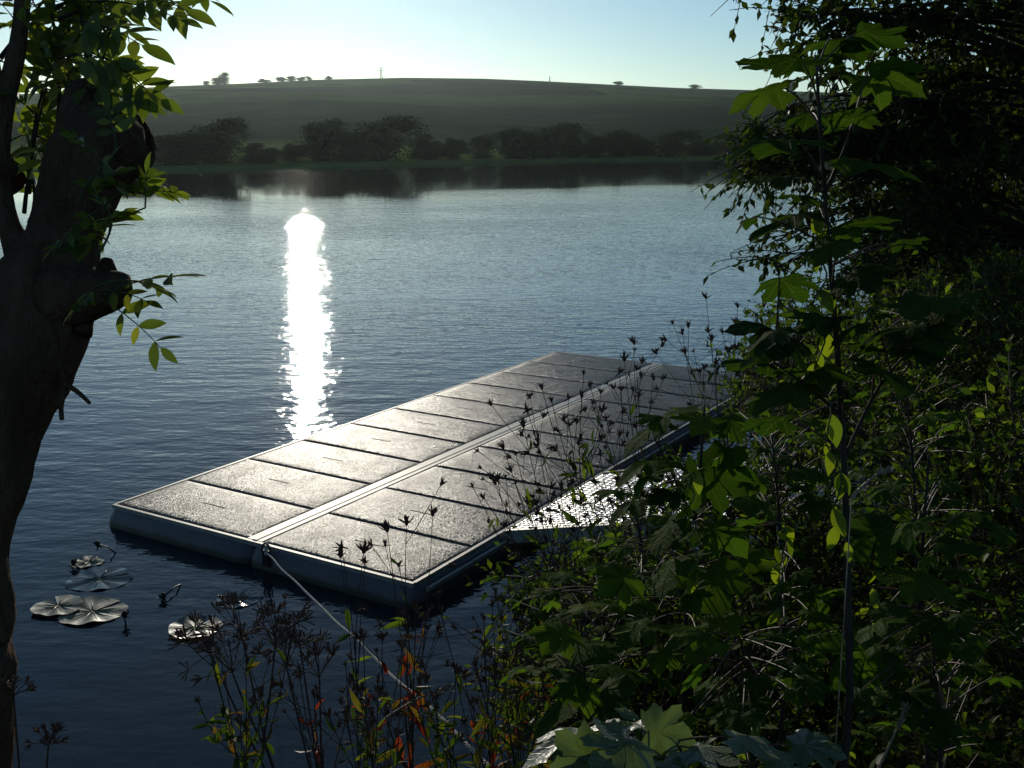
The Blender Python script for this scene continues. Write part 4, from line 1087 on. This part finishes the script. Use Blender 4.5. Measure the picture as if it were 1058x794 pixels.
# undergrowth: leaves and blades carpeting the bank, past counting
rng = np.random.default_rng(60)
ml = MB(); ms = MB()
n = 60000
x = rng.uniform(-3.0, 8, n); y = rng.uniform(1.3, 14, n)
ys = np.interp(x, SX, SY); sl = np.interp(x+.5, SX, SY)-np.interp(x-.5, SX, SY); d = (ys-y)/np.sqrt(1+sl*sl)
keep = (d > -.05) & (d < 7) & ((x > -.2) | (rng.random(n) < .15)); x, y, d = x[keep], y[keep], d[keep]
hmax = np.clip(.15+.28*d, .1, .6)*np.clip((y-1.0)/1.5, .2, 1)
z = gh(x, y) + hmax*rng.random(len(x))**.8
inst(ml, T_LEAF, np.stack([x, y, z], -1), norm(rng.standard_normal((len(x),3))+[0,0,-.1]), norm(rng.standard_normal((len(x),3))*.6+[-.1,.5,1]), .05*(.5+.9*rng.random(len(x))), 1.2)
u = ml.build('undergrowth', M['underleaf']); tag(u, 'dense low leafy undergrowth covering the near bank', 'undergrowth', kind='stuff')
ml = MB(); n = 14000
x = rng.uniform(-3.5, 8, n); y = rng.uniform(.8, 14, n)
ys = np.interp(x, SX, SY); sl = np.interp(x+.5, SX, SY)-np.interp(x-.5, SX, SY); d = (ys-y)/np.sqrt(1+sl*sl)
keep = (d > 0) & (d < 7); x, y = x[keep], y[keep]
inst(ml, T_GRASS, np.stack([x, y, gh(x, y)-.01], -1), norm(rng.standard_normal((len(x),3))*.35+[0,0,1]), rdir(len(x)), .2+.3*rng.random(len(x)), .9)
u = ml.build('bank_grass', M['fargrass']); tag(u, 'thin grass blades growing on the near bank', 'grass', kind='stuff')

# ------------------------------------------------------------------ haze
HAZE = 0.000075
if HAZE:
    mb = MB(); mb.box((-5600, -5600, -3), (5600, 5600, 95))
    h = mb.build('haze', None, smooth=False) if False else None
    me = mb.mesh('haze', False); h = bpy.data.objects.new('haze', me); C.objects.link(h); tag(h, kind='stuff')
    m, nt, out = new_mat('haze_air')
    v = N(nt, 'ShaderNodeVolumePrincipled'); v.inputs['Color'].default_value = (.82, .97, 1, 1)
    v.inputs['Density'].default_value = HAZE; v.inputs['Anisotropy'].default_value = .7
    nt.links.new(v.outputs[0], out.inputs['Volume']); me.materials.append(m)

# ------------------------------------------------------------------ light, sky, camera
SUN_EL, SUN_AZ = R(12.3), R(-11.05)
sc = bpy.context.scene
wd = bpy.data.worlds.new('World'); sc.world = wd; wd.use_nodes = True
nt = wd.node_tree; bg = nt.nodes['Background']
sky = nt.nodes.new('ShaderNodeTexSky'); sky.sky_type = 'NISHITA'; sky.sun_disc = False
sky.sun_elevation = SUN_EL; sky.sun_rotation = SUN_AZ
sky.altitude = 200; sky.air_density = .9; sky.dust_density = .16; sky.ozone_density = 3.0
tint = nt.nodes.new('ShaderNodeMix'); tint.data_type = 'RGBA'; tint.blend_type = 'MULTIPLY'; tint.inputs[0].default_value = 1
tint.inputs[7].default_value = (.88, 1.0, 1.0, 1)
nt.links.new(sky.outputs[0], tint.inputs[6]); nt.links.new(tint.outputs[2], bg.inputs['Color']); bg.inputs['Strength'].default_value = .108
L = bpy.data.lights.new('sun', 'SUN'); L.energy = 3.0; L.angle = R(.5); L.color = (1, .92, .78)
so = bpy.data.objects.new('sun', L); C.objects.link(so)
sd = Vector((math.sin(SUN_AZ)*math.cos(SUN_EL), math.cos(SUN_AZ)*math.cos(SUN_EL), math.sin(SUN_EL)))
so.rotation_euler = sd.to_track_quat('Z', 'Y').to_euler()
cam = bpy.data.cameras.new('camera'); co = bpy.data.objects.new('camera', cam); C.objects.link(co)
co.location = (0, 0, CAMH); co.rotation_euler = (math.pi/2 - PITCH, 0, 0)
cam.sensor_width = 36; cam.lens = FPX/1058*36; cam.clip_end = 12000; cam.clip_start = .05
sc.camera = co
sc.view_settings.view_transform = 'Standard'; sc.view_settings.look = 'None'; sc.view_settings.exposure = -.36; sc.view_settings.gamma = 1
sc.cycles.use_denoising = True
sc.cycles.max_bounces = 8; sc.cycles.volume_bounces = 1; sc.cycles.transparent_max_bounces = 8
sc.cycles.sample_clamp_indirect = 6
